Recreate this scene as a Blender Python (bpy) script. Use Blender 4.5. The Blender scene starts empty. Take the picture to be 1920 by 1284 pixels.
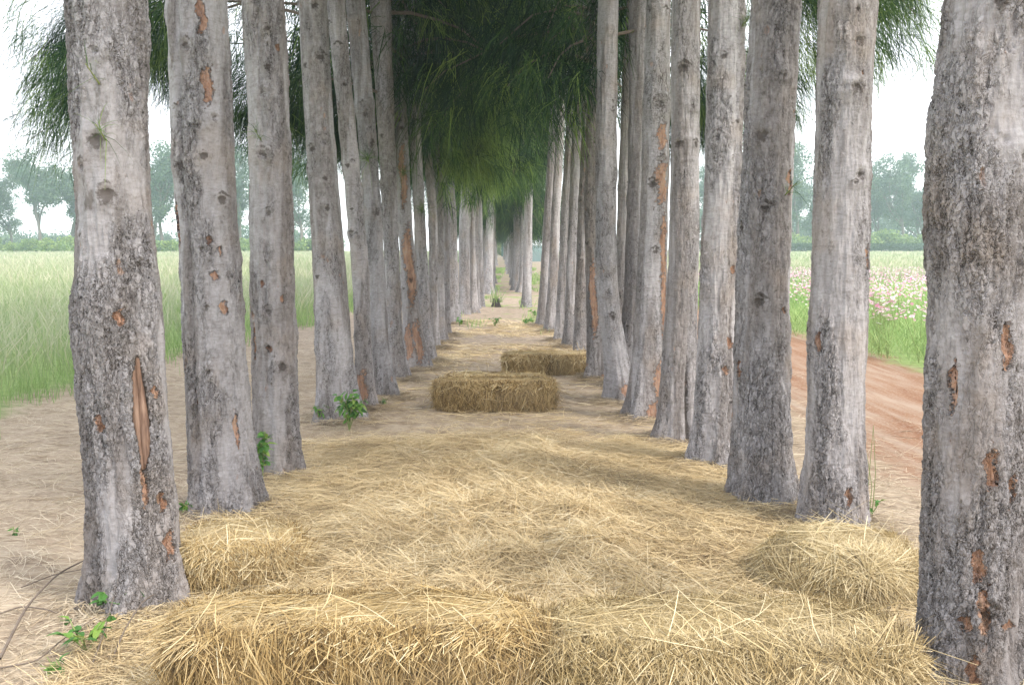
import bpy, math, random
import numpy as np

# ------------------------------------------------------------------ camera, world, light, exposure
SC = bpy.context.scene
COL = SC.collection
FPX, HCAM = 1850.0, 1.46                      # focal length in photo pixels, eye height
PITCH = math.atan(184.0 / FPX)
cam_d = bpy.data.cameras.new("camera")
cam = bpy.data.objects.new("camera", cam_d); COL.objects.link(cam)
cam.location = (0, 0, HCAM)
cam.rotation_euler = (math.pi / 2 - PITCH, 0, 0)
cam_d.sensor_width = 36.0
cam_d.lens = 36.0 * FPX / 1920.0
cam_d.clip_start = 0.05
cam_d.clip_end = 3000
SC.camera = cam

SUN_EL, SUN_AZ = math.radians(48), math.radians(122)   # azimuth clockwise from +Y: from the right, a little behind
world = bpy.data.worlds.new("World"); SC.world = world
world.use_nodes = True
wn = world.node_tree.nodes; wl = world.node_tree.links
wn.clear()
w_out = wn.new("ShaderNodeOutputWorld"); w_bg = wn.new("ShaderNodeBackground")
w_sky = wn.new("ShaderNodeTexSky"); w_sky.sky_type = 'NISHITA'; w_sky.sun_disc = False
w_sky.sun_elevation = SUN_EL; w_sky.sun_rotation = SUN_AZ
w_sky.air_density = 1.0; w_sky.dust_density = 4.0; w_sky.ozone_density = 1.0
w_mix = wn.new("ShaderNodeMix"); w_mix.data_type = 'RGBA'      # thin overcast veil over the clear sky
w_mix.inputs[0].default_value = 0.72
w_mix.inputs[7].default_value = (11.5, 11.7, 12.2, 1)
wl.new(w_sky.outputs[0], w_mix.inputs[6])
wl.new(w_mix.outputs[2], w_bg.inputs[0])
w_bg.inputs[1].default_value = 0.12
wl.new(w_bg.outputs[0], w_out.inputs[0])

sun_d = bpy.data.lights.new("sun", 'SUN'); sun_d.energy = 1.6; sun_d.angle = math.radians(14)
sun_d.color = (1.0, 0.93, 0.82)
sun = bpy.data.objects.new("sun", sun_d); COL.objects.link(sun)
sdir = np.array([math.sin(SUN_AZ) * math.cos(SUN_EL), math.cos(SUN_AZ) * math.cos(SUN_EL), math.sin(SUN_EL)])
from mathutils import Vector
sun.rotation_euler = Vector(-sdir).to_track_quat('-Z', 'Y').to_euler()
sun.location = (20, -10, 30)

SC.view_settings.view_transform = 'Standard'
SC.view_settings.look = 'None'
SC.view_settings.exposure = 1.25
SC.view_settings.gamma = 1.0
SC.render.engine = 'CYCLES'
SC.cycles.use_denoising = True
SC.cycles.max_bounces = 6
SC.cycles.diffuse_bounces = 3
SC.cycles.transmission_bounces = 3
SC.cycles.volume_bounces = 1
SC.render.use_persistent_data = False
SC.cycles.debug_use_spatial_splits = True

# ------------------------------------------------------------------ helpers
rng = np.random.default_rng(11)
random.seed(5)
CP, SP = math.cos(PITCH), math.sin(PITCH)

def ray(px, py):
    x = (px - 960.0) / FPX; y = -(py - 642.0) / FPX
    return np.array([x, CP + y * SP, -SP + y * CP])

def at(px, py, Y):
    """world point of a photo pixel at forward distance Y"""
    d = ray(px, py); k = Y / d[1]
    return np.array([d[0] * k, Y, HCAM + d[2] * k])

def gnd(px, py, z=0.0):
    d = ray(px, py); k = (z - HCAM) / d[2]
    return np.array([d[0] * k, d[1] * k, z])

def hash3(ix, iy, iz, s=0):
    h = (ix.astype(np.int64) * 374761393 + iy.astype(np.int64) * 668265263 + iz.astype(np.int64) * 1274126177 + s * 974634777) & 0xffffffff
    h = ((h ^ (h >> 13)) * 1274126177) & 0xffffffff
    h = ((h ^ (h >> 16)) * 2246822519) & 0xffffffff
    return ((h ^ (h >> 15)) & 0xffffff) / float(0xffffff)

def vnoise(p, s=0):
    p = np.asarray(p, float)
    i = np.floor(p); f = p - i; u = f * f * (3 - 2 * f)
    i = i.astype(np.int64)
    r = 0
    for a in (0, 1):
        for b in (0, 1):
            for c in (0, 1):
                w = (u[..., 0] if a else 1 - u[..., 0]) * (u[..., 1] if b else 1 - u[..., 1]) * (u[..., 2] if c else 1 - u[..., 2])
                r = r + w * hash3(i[..., 0] + a, i[..., 1] + b, i[..., 2] + c, s)
    return r

def fbm(p, s=0, o=4):
    p = np.asarray(p, float); a, r, n = 0.5, 0, 0
    for k in range(o):
        r = r + a * vnoise(p * (2.03 ** k), s + k); n += a; a *= 0.5
    return r / n

def norm(v):
    return v / np.maximum(np.linalg.norm(v, axis=-1, keepdims=True), 1e-9)

def mk_mesh(name, verts, quads=None, tris=None, mats=(), midx=None, smooth=False, attrs=None, cols=None):
    me = bpy.data.meshes.new(name)
    verts = np.asarray(verts, np.float32).reshape(-1, 3)
    q = np.zeros((0, 4), np.int32) if quads is None else np.asarray(quads, np.int32).reshape(-1, 4)
    t = np.zeros((0, 3), np.int32) if tris is None else np.asarray(tris, np.int32).reshape(-1, 3)
    me.vertices.add(len(verts)); me.vertices.foreach_set("co", verts.ravel())
    loops = np.concatenate([q.ravel(), t.ravel()]).astype(np.int32)
    me.loops.add(len(loops)); me.loops.foreach_set("vertex_index", loops)
    starts = np.concatenate([np.arange(len(q)) * 4, len(q) * 4 + np.arange(len(t)) * 3]).astype(np.int32)
    me.polygons.add(len(starts)); me.polygons.foreach_set("loop_start", starts)
    for m in mats: me.materials.append(m)
    if midx is not None: me.polygons.foreach_set("material_index", np.asarray(midx, np.int32))
    me.polygons.foreach_set("use_smooth", np.full(len(starts), bool(smooth)))
    for k, v in (attrs or {}).items():
        me.attributes.new(k, 'FLOAT', 'POINT').data.foreach_set("value", np.asarray(v, np.float32).ravel())
    for k, v in (cols or {}).items():
        me.attributes.new(k, 'FLOAT_COLOR', 'POINT').data.foreach_set("color", np.asarray(v, np.float32).ravel())
    me.update(calc_edges=True); me.validate()
    return me

def tag(o, label=None, cat=None, group=None, kind=None):
    if label: o["label"] = label
    if cat: o["category"] = cat
    if group: o["group"] = group
    if kind: o["kind"] = kind
    return o

def link(name, me, loc=(0, 0, 0), parent=None):
    o = bpy.data.objects.new(name, me); COL.objects.link(o)
    o.location = loc
    if parent is not None: o.parent = parent
    return o

def thing(name, loc, label, cat, group=None, rz=0.0):
    o = bpy.data.objects.new(name, None); COL.objects.link(o)
    o.empty_display_size = 0.2
    o.location = loc; o.rotation_euler = (0, 0, rz)
    return tag(o, label, cat, group)

def ribbons(P0, D, L, W, bend, seg=3, side=None, taper=(1, 1, 1, 0.5), tone=None, flat=0.5):
    """n curved ribbons: start, direction, length, width, bend vector (added * t^2 * L). returns verts, quads, t, tone"""
    n = len(P0)
    D = norm(D)
    if side is None:
        r = norm(rng.normal(size=(n, 3))); r[:, 2] *= flat
        side = norm(np.cross(D, norm(r) + 1e-6))
    t = np.linspace(0, 1, seg + 1)
    tp = np.interp(t, np.linspace(0, 1, len(taper)), taper)
    L = np.asarray(L).reshape(-1, 1, 1)
    C = P0[:, None, :] + D[:, None, :] * L * t[None, :, None] + bend[:, None, :] * L * (t[None, :, None] ** 2)
    off = side[:, None, :] * (np.asarray(W).reshape(-1, 1, 1) * 0.5) * tp[None, :, None]
    V = np.stack([C - off, C + off], 2)                     # n, seg+1, 2, 3
    base = (np.arange(n) * (seg + 1) * 2)[:, None, None]
    k = (np.arange(seg) * 2)[None, :, None]
    Q = base + k + np.array([0, 1, 3, 2])[None, None, :]
    T = np.broadcast_to(t[None, :, None], (n, seg + 1, 2)).ravel()
    tn = rng.random(n) if tone is None else tone
    TN = np.broadcast_to(tn[:, None, None], (n, seg + 1, 2)).ravel()
    return V.reshape(-1, 3), Q.reshape(-1, 4), T, TN

class Acc:
    """collects verts, faces and attributes of many pieces for ONE mesh"""
    def __init__(s): s.v, s.q, s.t, s.mq, s.mt, s.a, s.n = [], [], [], [], [], {}, 0
    def add(s, v, quads=None, tris=None, mat=0, **attrs):
        v = np.asarray(v).reshape(-1, 3)
        if quads is not None and len(quads):
            s.q.append(np.asarray(quads).reshape(-1, 4) + s.n); s.mq.append(np.full(len(s.q[-1]), mat))
        if tris is not None and len(tris):
            s.t.append(np.asarray(tris).reshape(-1, 3) + s.n); s.mt.append(np.full(len(s.t[-1]), mat))
        s.v.append(v)
        for k in set(list(attrs) + list(s.a)):
            s.a.setdefault(k, [np.zeros(s.n)])
            x = attrs.get(k, 0.0)
            s.a[k].append(np.broadcast_to(np.asarray(x, float), (len(v),)))
        s.n += len(v)
    def mesh(s, name, mats, smooth=False):
        q = np.concatenate(s.q) if s.q else None
        t = np.concatenate(s.t) if s.t else None
        mi = np.concatenate(s.mq + s.mt)
        return mk_mesh(name, np.concatenate(s.v), q, t, mats, mi, smooth, {k: np.concatenate(v) for k, v in s.a.items()})

def tube(pts, radii, ns=6):
    pts = np.asarray(pts, float); n = len(pts)
    radii = np.broadcast_to(np.asarray(radii, float), (n,))
    d = norm(np.gradient(pts, axis=0))
    ref = np.array([0.31, 0.95, 0.1]) if abs(d[0, 1]) < 0.8 else np.array([0.95, 0.1, 0.31])
    a = norm(np.cross(d, ref)); b = np.cross(d, a)
    th = np.linspace(0, 2 * math.pi, ns, endpoint=False)
    V = pts[:, None] + radii[:, None, None] * (a[:, None] * np.cos(th)[None, :, None] + b[:, None] * np.sin(th)[None, :, None])
    Q = []
    i = np.arange(n - 1)[:, None] * ns; j = np.arange(ns)[None, :]; j2 = (j + 1) % ns
    Q = np.stack([i + j, i + j2, i + ns + j2, i + ns + j], -1).reshape(-1, 4)
    V = np.concatenate([V.reshape(-1, 3), pts[-1:]])
    k = (n - 1) * ns
    T = np.stack([k + np.arange(ns), k + (np.arange(ns) + 1) % ns, np.full(ns, n * ns)], -1)
    return V, Q, T

# ------------------------------------------------------------------ materials
class NT:
    def __init__(s, name):
        s.m = bpy.data.materials.new(name); s.m.use_nodes = True
        s.n = s.m.node_tree.nodes; s.l = s.m.node_tree.links
        s.n.clear()
        s.out = s.n.new("ShaderNodeOutputMaterial")
    def N(s, t, ins=None, **kw):
        n = s.n.new("ShaderNode" + t)
        for k, v in kw.items(): setattr(n, k, v)
        for k, v in (ins or {}).items():
            if hasattr(v, "is_linked") or isinstance(v, bpy.types.NodeSocket): s.l.new(v, n.inputs[k])
            else: n.inputs[k].default_value = v
        return n
    def math(s, op, a, b=0.0, clamp=False):
        return s.N("Math", {0: a, 1: b}, operation=op, use_clamp=clamp).outputs[0]
    def ss(s, x, lo, hi, a=0.0, b=1.0):
        return s.N("MapRange", {0: x, 1: lo, 2: hi, 3: a, 4: b}, interpolation_type='SMOOTHSTEP').outputs[0]
    def mix(s, f, a, b, blend='MIX'):
        n = s.n.new("ShaderNodeMix"); n.data_type = 'RGBA'; n.blend_type = blend
        for i, v in ((0, f), (6, a), (7, b)):
            if isinstance(v, bpy.types.NodeSocket): s.l.new(v, n.inputs[i])
            else: n.inputs[i].default_value = v if i == 0 else (tuple(v) + (1,) if len(v) == 3 else v)
        return n.outputs[2]
    def noise(s, vec, scale, detail=4, rough=0.55, dist=0.0):
        return s.N("TexNoise", {"Vector": vec, "Scale": scale, "Detail": detail, "Roughness": rough, "Distortion": dist}).outputs[0]
    def mapping(s, vec, scale=(1, 1, 1), loc=(0, 0, 0)):
        return s.N("Mapping", {"Vector": vec, "Scale": scale, "Location": loc}).outputs[0]
    def ramp(s, f, stops):
        n = s.N("ValToRGB", {0: f}); cr = n.color_ramp
        while len(cr.elements) < len(stops): cr.elements.new(0.5)
        for e, (p, c) in zip(cr.elements, stops): e.position = p; e.color = tuple(c) + (1,)
        return n.outputs[0]
    def attr(s, name): return s.N("Attribute", attribute_name=name).outputs["Fac"]
    def bsdf(s, color, rough=0.8, normal=None, spec=0.3):
        b = s.N("BsdfPrincipled", {"Roughness": rough, "Specular IOR Level": spec})
        if isinstance(color, bpy.types.NodeSocket): s.l.new(color, b.inputs["Base Color"])
        else: b.inputs["Base Color"].default_value = tuple(color) + (1,)
        if normal is not None: s.l.new(normal, b.inputs["Normal"])
        s.l.new(b.outputs[0], s.out.inputs[0])
        return b
    def leafy(s, color, trans=0.35, rough=0.6, spec=0.25):
        b = s.bsdf(color, rough, spec=spec)
        t = s.N("BsdfTranslucent")
        if isinstance(color, bpy.types.NodeSocket): s.l.new(color, t.inputs[0])
        else: t.inputs[0].default_value = tuple(color) + (1,)
        m = s.N("MixShader", {0: trans})
        s.l.new(b.outputs[0], m.inputs[1]); s.l.new(t.outputs[0], m.inputs[2])
        s.l.new(m.outputs[0], s.out.inputs[0])

def bark_material(name, near):
    s = NT(name)
    co = s.N("TexCoord").outputs["Object"]
    rnd = s.N("ObjectInfo").outputs["Random"]
    off = s.N("CombineXYZ", {0: s.math('MULTIPLY', rnd, 37.0), 1: s.math('MULTIPLY', rnd, 91.0), 2: s.math('MULTIPLY', rnd, 53.0)}).outputs[0]
    p = s.N("VectorMath", {0: co, 1: off}, operation='ADD').outputs[0]
    z = s.N("SeparateXYZ", {0: co}).outputs[2]
    wob = s.N("TexNoise", {"Vector": s.mapping(p, (1, 1, .6)), "Scale": 40.0, "Detail": 4.0}).outputs[1]
    pw = s.N("VectorMath", {0: p, 1: s.N("VectorMath", {0: wob, 1: (.035, .035, .045)}, operation='MULTIPLY').outputs[0]}, operation='ADD').outputs[0]
    ridge = lambda vec, sc, det, rough: s.math('ABSOLUTE', s.math('SUBTRACT', s.noise(vec, sc, det, rough), .5))
    r1 = ridge(s.mapping(pw, (1, 1, .30)), 17.0, 5, .62)         # long wandering fissures
    r2 = ridge(s.mapping(pw, (1, 1, .40)), 52.0, 4, .6)          # short cracks that part the flakes
    big = s.noise(s.mapping(p, (1, 1, .30)), 5.0, 5, .6)
    fine = s.noise(s.mapping(p, (70, 70, 40)), 1.0, 5, .7)
    mid = s.noise(s.mapping(p, (1, 1, .6)), 30.0, 6, .72)
    lent = s.noise(s.mapping(p, (30, 30, 90)), 1.0, 3, .6)
    # vertical bands: old rough bark beside smooth pale bark, with ragged borders
    bandn = s.math('ADD', s.noise(s.mapping(p, (1, 1, .10)), 6.5, 3, .5), s.math('MULTIPLY', s.math('SUBTRACT', mid, .5), .16))
    old = s.ss(s.math('ADD', bandn, s.math('MULTIPLY', s.attr("rough"), .12)), .49, .56)
    zone = s.ss(s.math('ADD', s.math('ADD', big, s.math('MULTIPLY', s.ss(z, 0.0, 1.6, 1, 0), 0.07)), s.math('MULTIPLY', s.attr("rough"), .14)), 0.445, 0.62)
    zone2 = s.math('MAXIMUM', s.math('MULTIPLY', old, .6), zone)
    fiss = s.math('MULTIPLY', s.ss(r1, 0.0, 0.020, 1, 0), zone2)
    crack = s.math('MULTIPLY', s.ss(r2, 0.0, 0.026, 1, 0), zone)
    pale = s.ramp(s.math('ADD', s.math('MULTIPLY', mid, .62), s.math('MULTIPLY', lent, .38)),
                  [(.30, (.20, .188, .188)), (.43, (.31, .30, .31)), (.55, (.385, .378, .395)), (.70, (.50, .495, .515))])
    dark = s.ramp(s.math('ADD', s.math('MULTIPLY', mid, .72), s.math('MULTIPLY', lent, .28)),
                  [(.30, (.115, .104, .10)), (.44, (.205, .19, .188)), (.55, (.275, .26, .262)), (.70, (.38, .37, .38))])
    base = s.mix(old, pale, dark)
    base = s.mix(s.ss(big, .45, .66, 0, .45), base, (.35, .345, .365))
    base = s.mix(s.math('MULTIPLY', rnd, .22), base, (.26, .22, .195))
    base = s.mix(s.ss(s.noise(p, 3.2, 3), .5, .68, 0, .28), base, (.35, .285, .23))
    # whole trunks differ in tone
    tonev = s.N("MapRange", {0: s.math('FRACT', s.math('MULTIPLY', rnd, 7.31)), 1: 0.0, 2: 1.0, 3: .80, 4: 1.18}).outputs[0]
    base = s.mix(1.0, base, s.N("CombineColor", {0: tonev, 1: tonev, 2: tonev}).outputs[0], 'MULTIPLY')
    ringn = s.noise(s.mapping(pw, (5, 5, 48)), 1.0, 4, .6)
    base = s.mix(s.math('MULTIPLY', s.ss(ringn, .43, .33, 0, .45), s.ss(fine, .35, .6)), base, (.14, .12, .11))
    base = s.mix(1.0, base, (.92, .905, .90), 'MULTIPLY')
    # dark algae and old stains in patches of their own
    base = s.mix(s.ss(s.noise(s.mapping(p, (1, 1, .45)), 7.0, 7, .78), .60, .68, 0, .6), base, (.07, .058, .045))
    base = s.mix(s.ss(fine, .44, .32, 0, .3), base, (.08, .065, .055))
    base = s.mix(s.math('MULTIPLY', crack, .56), base, (.05, .038, .03))
    base = s.mix(s.math('MULTIPLY', fiss, .88), base, (.035, .027, .022))
    # stripped bark
    on = s.noise(p, 38.0, 4, .6)
    om = s.ss(s.math('ADD', s.attr("orange"), s.math('MULTIPLY', s.math('SUBTRACT', on, .5), 1.7)), .45, .6)
    rare = s.math('MULTIPLY', s.ss(s.noise(s.mapping(p, (1, 1, .5)), 12.0, 3), .69, .74), .55)
    om = s.math('MAXIMUM', om, rare)
    ox = s.math('ADD', s.attr("orange"), s.math('MULTIPLY', s.math('SUBTRACT', on, .5), 1.7))
    rim = s.math('MULTIPLY', s.ss(ox, .33, .44), s.ss(ox, .62, .48))
    base = s.mix(s.math('MULTIPLY', rim, s.ss(mid, .4, .6, .15, .75)), base, (.06, .045, .038))
    ocol = s.ramp(s.noise(s.mapping(p, (30, 30, 9)), 1.0, 4), [(.3, (.20, .095, .055)), (.5, (.36, .195, .115)), (.7, (.45, .29, .19))])
    base = s.mix(s.math('MULTIPLY', om, s.ss(fine, .3, .6, .5, .85)), base, ocol)
    kn = s.ss(s.math('ADD', s.attr("knot"), s.math('MULTIPLY', s.math('SUBTRACT', s.noise(p, 60.0, 5, .7), .5), 1.3)), .30, .66)
    base = s.mix(s.math('MULTIPLY', kn, .78), base, (.045, .034, .026))
    h = s.math('MULTIPLY', s.math('MINIMUM', r1, .08), s.math('MULTIPLY', zone2, 6.0))
    h = s.math('ADD', h, s.math('MULTIPLY', s.math('MINIMUM', r2, .07), s.math('MULTIPLY', zone, 6.0)))
    h = s.math('ADD', h, s.math('MULTIPLY', fine, .25))
    h = s.math('ADD', h, s.math('MULTIPLY', mid, .18))
    h = s.math('ADD', h, s.math('MULTIPLY', lent, .10))
    h = s.math('ADD', h, s.math('MULTIPLY', old, .25))
    h = s.math('ADD', h, s.math('MULTIPLY', om, -.9))
    s.bsdf(base, .9, spec=.15)
    d = s.N("Displacement", {"Height": h, "Midlevel": .6, "Scale": .014 if near else .016})
    s.l.new(d.outputs[0], s.out.inputs[2])
    s.m.displacement_method = 'BOTH' if near else 'BUMP'
    return s.m

def straw_material(name, stops, dark=0.0):
    s = NT(name)
    tone = s.attr("tone")
    t = s.attr("t")
    c = s.ramp(tone, stops)
    c = s.mix(s.ss(s.noise(s.N("TexCoord").outputs["Object"], 3.0, 3), .45, .65, 0, .3), c, (.38, .30, .18))
    s.leafy(c, .18, .55, .35)
    return s.m

GOLD = [(0.0, (.11, .068, .028)), (.18, (.29, .195, .078)), (.5, (.50, .365, .17)), (.78, (.63, .50, .28)), (1.0, (.74, .65, .44))]
PALE = [(0.0, (.24, .175, .10)), (.2, (.50, .385, .225)), (.5, (.63, .495, .28)), (.8, (.70, .575, .365)), (1.0, (.76, .665, .47))]
GREY = [(0.0, (.18, .14, .10)), (.3, (.40, .315, .215)), (.6, (.52, .43, .31)), (1.0, (.63, .55, .42))]
OLIVE = [(0.0, (.10, .07, .034)), (.25, (.30, .225, .105)), (.6, (.53, .415, .22)), (1.0, (.70, .60, .39))]
M_BARK_NEAR = bark_material("bark_rough", True)
M_BARK = bark_material("bark", False)
M_GOLD = straw_material("straw_gold", GOLD)
M_PALE = straw_material("straw_pale", PALE)
M_GREY = straw_material("straw_weathered", GREY)
M_OLIVE = straw_material("straw_olive", OLIVE)

def core_material():
    s = NT("packed_straw")
    co = s.N("TexCoord").outputs["Object"]
    n = s.noise(s.mapping(co, (60, 60, 14)), 1.0, 5, .7)
    c = s.ramp(n, [(.3, (.05, .03, .012)), (.5, (.15, .10, .042)), (.68, (.32, .225, .10))])
    bmp = s.N("Bump", {"Height": n, "Strength": .8, "Distance": .02}).outputs[0]
    s.bsdf(c, .9, bmp, .1)
    return s.m
M_CORE = core_material()

def simple_leaf(name, stops, trans=.35, attr="tone", rough=.55, spec=.25):
    s = NT(name); s.leafy(s.ramp(s.attr(attr), stops), trans, rough, spec); return s.m

M_NEEDLE = simple_leaf("casuarina_needles", [(0, (.008, .024, .013)), (.45, (.020, .052, .021)), (.8, (.065, .125, .036)), (1, (.20, .29, .075))], .34, spec=.06)
M_LEAF = simple_leaf("fresh_leaves", [(0, (.035, .11, .025)), (.5, (.08, .21, .045)), (.85, (.18, .32, .06)), (1, (.30, .38, .10))], .35)
M_TREELEAF = simple_leaf("broad_tree_leaves", [(0, (.055, .105, .07)), (.6, (.10, .16, .10)), (1, (.16, .22, .12))], .3)
M_BUSHLEAF = simple_leaf("pale_bush_leaves", [(0, (.10, .17, .05)), (.6, (.19, .28, .08)), (1, (.32, .40, .12))], .3)
M_HEDGELEAF = simple_leaf("hedge_leaves", [(0, (.02, .05, .025)), (.6, (.045, .09, .035)), (1, (.09, .14, .05))], .25)

def twig_material(name, a, b):
    s = NT(name)
    n = s.noise(s.N("TexCoord").outputs["Object"], 25.0, 4)
    s.bsdf(s.mix(n, a, b), .85, spec=.15); return s.m
M_TWIG = twig_material("twig_bark", (.09, .07, .055), (.22, .18, .15))
M_GSTEM = twig_material("green_stem", (.12, .2, .06), (.3, .3, .14))
M_TREEBARK = twig_material("far_tree_bark", (.10, .085, .075), (.2, .18, .16))

def grass_material():
    s = NT("tall_grass")
    t = s.attr("t"); tone = s.attr("tone")
    g = s.ramp(tone, [(0, (.19, .28, .11)), (.5, (.27, .355, .155)), (1, (.37, .41, .21))])
    seed = s.ramp(tone, [(0, (.30, .36, .20)), (.5, (.40, .43, .28)), (1, (.54, .50, .38))])
    s.leafy(s.mix(s.ss(t, .45, .85), g, seed), .35, .6, .2); return s.m
M_GRASS = grass_material()
M_VERGE = simple_leaf("verge_green", [(0, (.17, .28, .09)), (.5, (.26, .39, .13)), (1, (.40, .50, .20))], .35)

def flower_material():
    s = NT("petals")
    c = s.N("Attribute", attribute_name="pcol").outputs["Color"]
    s.leafy(c, .3, .6, .2); return s.m
M_PETAL = flower_material()
def plain(name, c, rough=.6, metal=0.0, n=.06):
    s = NT(name)
    no = s.noise(s.N("TexCoord").outputs["Object"], 9.0, 4)
    b = s.bsdf(s.mix(s.math('MULTIPLY', no, .4), c, tuple(x * (1 - n * 5) for x in c)), rough)
    b.inputs["Metallic"].default_value = metal
    return s.m

def ground_material():
    s = NT("ground")
    p = s.N("NewGeometry").outputs["Position"]
    xyz = s.N("SeparateXYZ", {0: p}); x, y = xyz.outputs[0], xyz.outputs[1]
    n1 = s.noise(p, .9, 4); n2 = s.noise(p, 6.0, 5, .65); n3 = s.noise(p, 45.0, 4, .65)
    xs = s.math('ADD', x, s.math('ADD', s.math('MULTIPLY', s.math('SUBTRACT', n1, .5), 1.2), s.math('MULTIPLY', s.math('SUBTRACT', n2, .5), .5)))
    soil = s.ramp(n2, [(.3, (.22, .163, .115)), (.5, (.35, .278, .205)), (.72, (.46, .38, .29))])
    soil = s.mix(s.ss(y, 11.0, 15.0, 0, .7), soil, s.ramp(n2, [(.3, (.17, .13, .10)), (.5, (.26, .205, .16)), (.72, (.35, .285, .23))]))  # farther soil darkened in colour to offset sky light in the canopy gap
    fib = s.noise(s.mapping(p, (22, 60, 20)), 1.0, 5, .7, .6)
    soil = s.mix(s.math('MULTIPLY', s.ss(fib, .48, .66, 0, .65), s.ss(y, 18.0, 11.0, .45, 1)), soil, (.54, .455, .35))
    soil = s.mix(s.ss(fib, .44, .32, 0, .6), soil, (.13, .095, .07))
    gold = s.mix(s.ss(fib, .4, .62), (.30, .215, .12), (.62, .50, .31))
    inrow = s.math('MULTIPLY', s.ss(s.N("Math", {0: xs}, operation='ABSOLUTE').outputs[0], 1.7, 1.1), s.ss(y, 7.8, 6.6))
    soil = s.mix(s.math('MULTIPLY', inrow, s.ss(n2, .3, .55, .35, .95)), soil, gold)
    rut = s.noise(s.mapping(p, (5.5, .5, 1)), 1.0, 5, .6)
    red = s.ramp(rut, [(.3, (.19, .082, .042)), (.45, (.26, .145, .088)), (.58, (.31, .215, .155)), (.72, (.38, .30, .24))])
    red = s.mix(s.ss(n3, .47, .64, 0, .55), red, (.35, .275, .21))
    rm = s.math('MULTIPLY', s.ss(xs, 2.25, 2.75), s.ss(xs, 5.2, 4.7))
    c = s.mix(rm, soil, red)
    grn = s.ramp(n2, [(.3, (.16, .24, .08)), (.55, (.25, .33, .12)), (.75, (.34, .39, .19))])
    c = s.mix(s.ss(xs, 4.55, 5.0), c, grn)
    c = s.mix(s.ss(xs, -4.3, -4.8), c, grn)
    far = s.math('MULTIPLY', s.ss(y, 17.0, 22.0), s.math('MULTIPLY', s.ss(s.N("Math", {0: x}, operation='ABSOLUTE').outputs[0], 2.2, 1.2), s.ss(n1, .54, .62, 0, .8)))
    c = s.mix(far, c, (.2, .26, .08))
    h = s.math('ADD', s.math('MULTIPLY', fib, .7), s.math('MULTIPLY', n2, .6))
    bmp = s.N("Bump", {"Height": h, "Strength": .7, "Distance": .03}).outputs[0]
    s.bsdf(c, .95, bmp, .1)
    return s.m
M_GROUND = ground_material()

# ------------------------------------------------------------------ rows of trees: (base py, [(py, x left, x right)...])  measured on the photograph
LEFT = [
 dict(b=1150, p=[(0,133,272),(200,141,273),(400,150,280),(520,149,292),(600,147,304),(700,152,306),(800,163,314),(900,170,322),(1000,178,330),(1080,182,338),(1150,180,345)]),
 dict(b=970,  p=[(0,313,425),(200,322,432),(300,325,437),(500,341,450),(700,350,461),(800,355,468),(900,360,480),(970,364,490)]),
 dict(b=897,  p=[(0,455,530),(200,467,541),(400,470,548),(600,474,554),(800,478,560),(897,486,568)]),
 dict(b=793,  p=[(0,560,612),(250,573,626),(500,588,648),(700,594,663),(793,594,674)]),
 dict(b=770,  p=[(0,612,645),(250,637,668),(500,660,692),(700,668,698),(770,670,706)]),
 dict(b=748,  p=[(0,648,684),(250,671,705),(500,689,721),(660,696,730),(748,698,748)]),
 dict(b=714,  p=[(0,693,732),(300,712,742),(500,721,749),(640,723,754),(714,722,768)]),
 dict(b=694,  p=[(0,722,748),(200,738,762),(400,746,771),(600,756,788),(694,757,806)]),
 dict(b=678,  p=[(0,752,775),(200,765,787),(400,776,796),(600,782,808),(678,784,816)]),
 dict(b=654,  p=[(0,772,795),(200,789,803),(400,803,820),(600,806,821),(654,806,825)]),
 dict(b=643,  p=[(100,795,810),(400,816,832),(600,817,834),(643,816,838)]),
 dict(b=630,  p=[(100,806,820),(400,828,842),(600,829,844),(630,828,847)]),
 dict(b=607,  p=[(150,815,835),(400,836,856),(550,838,860),(607,836,864)]),
]
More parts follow.
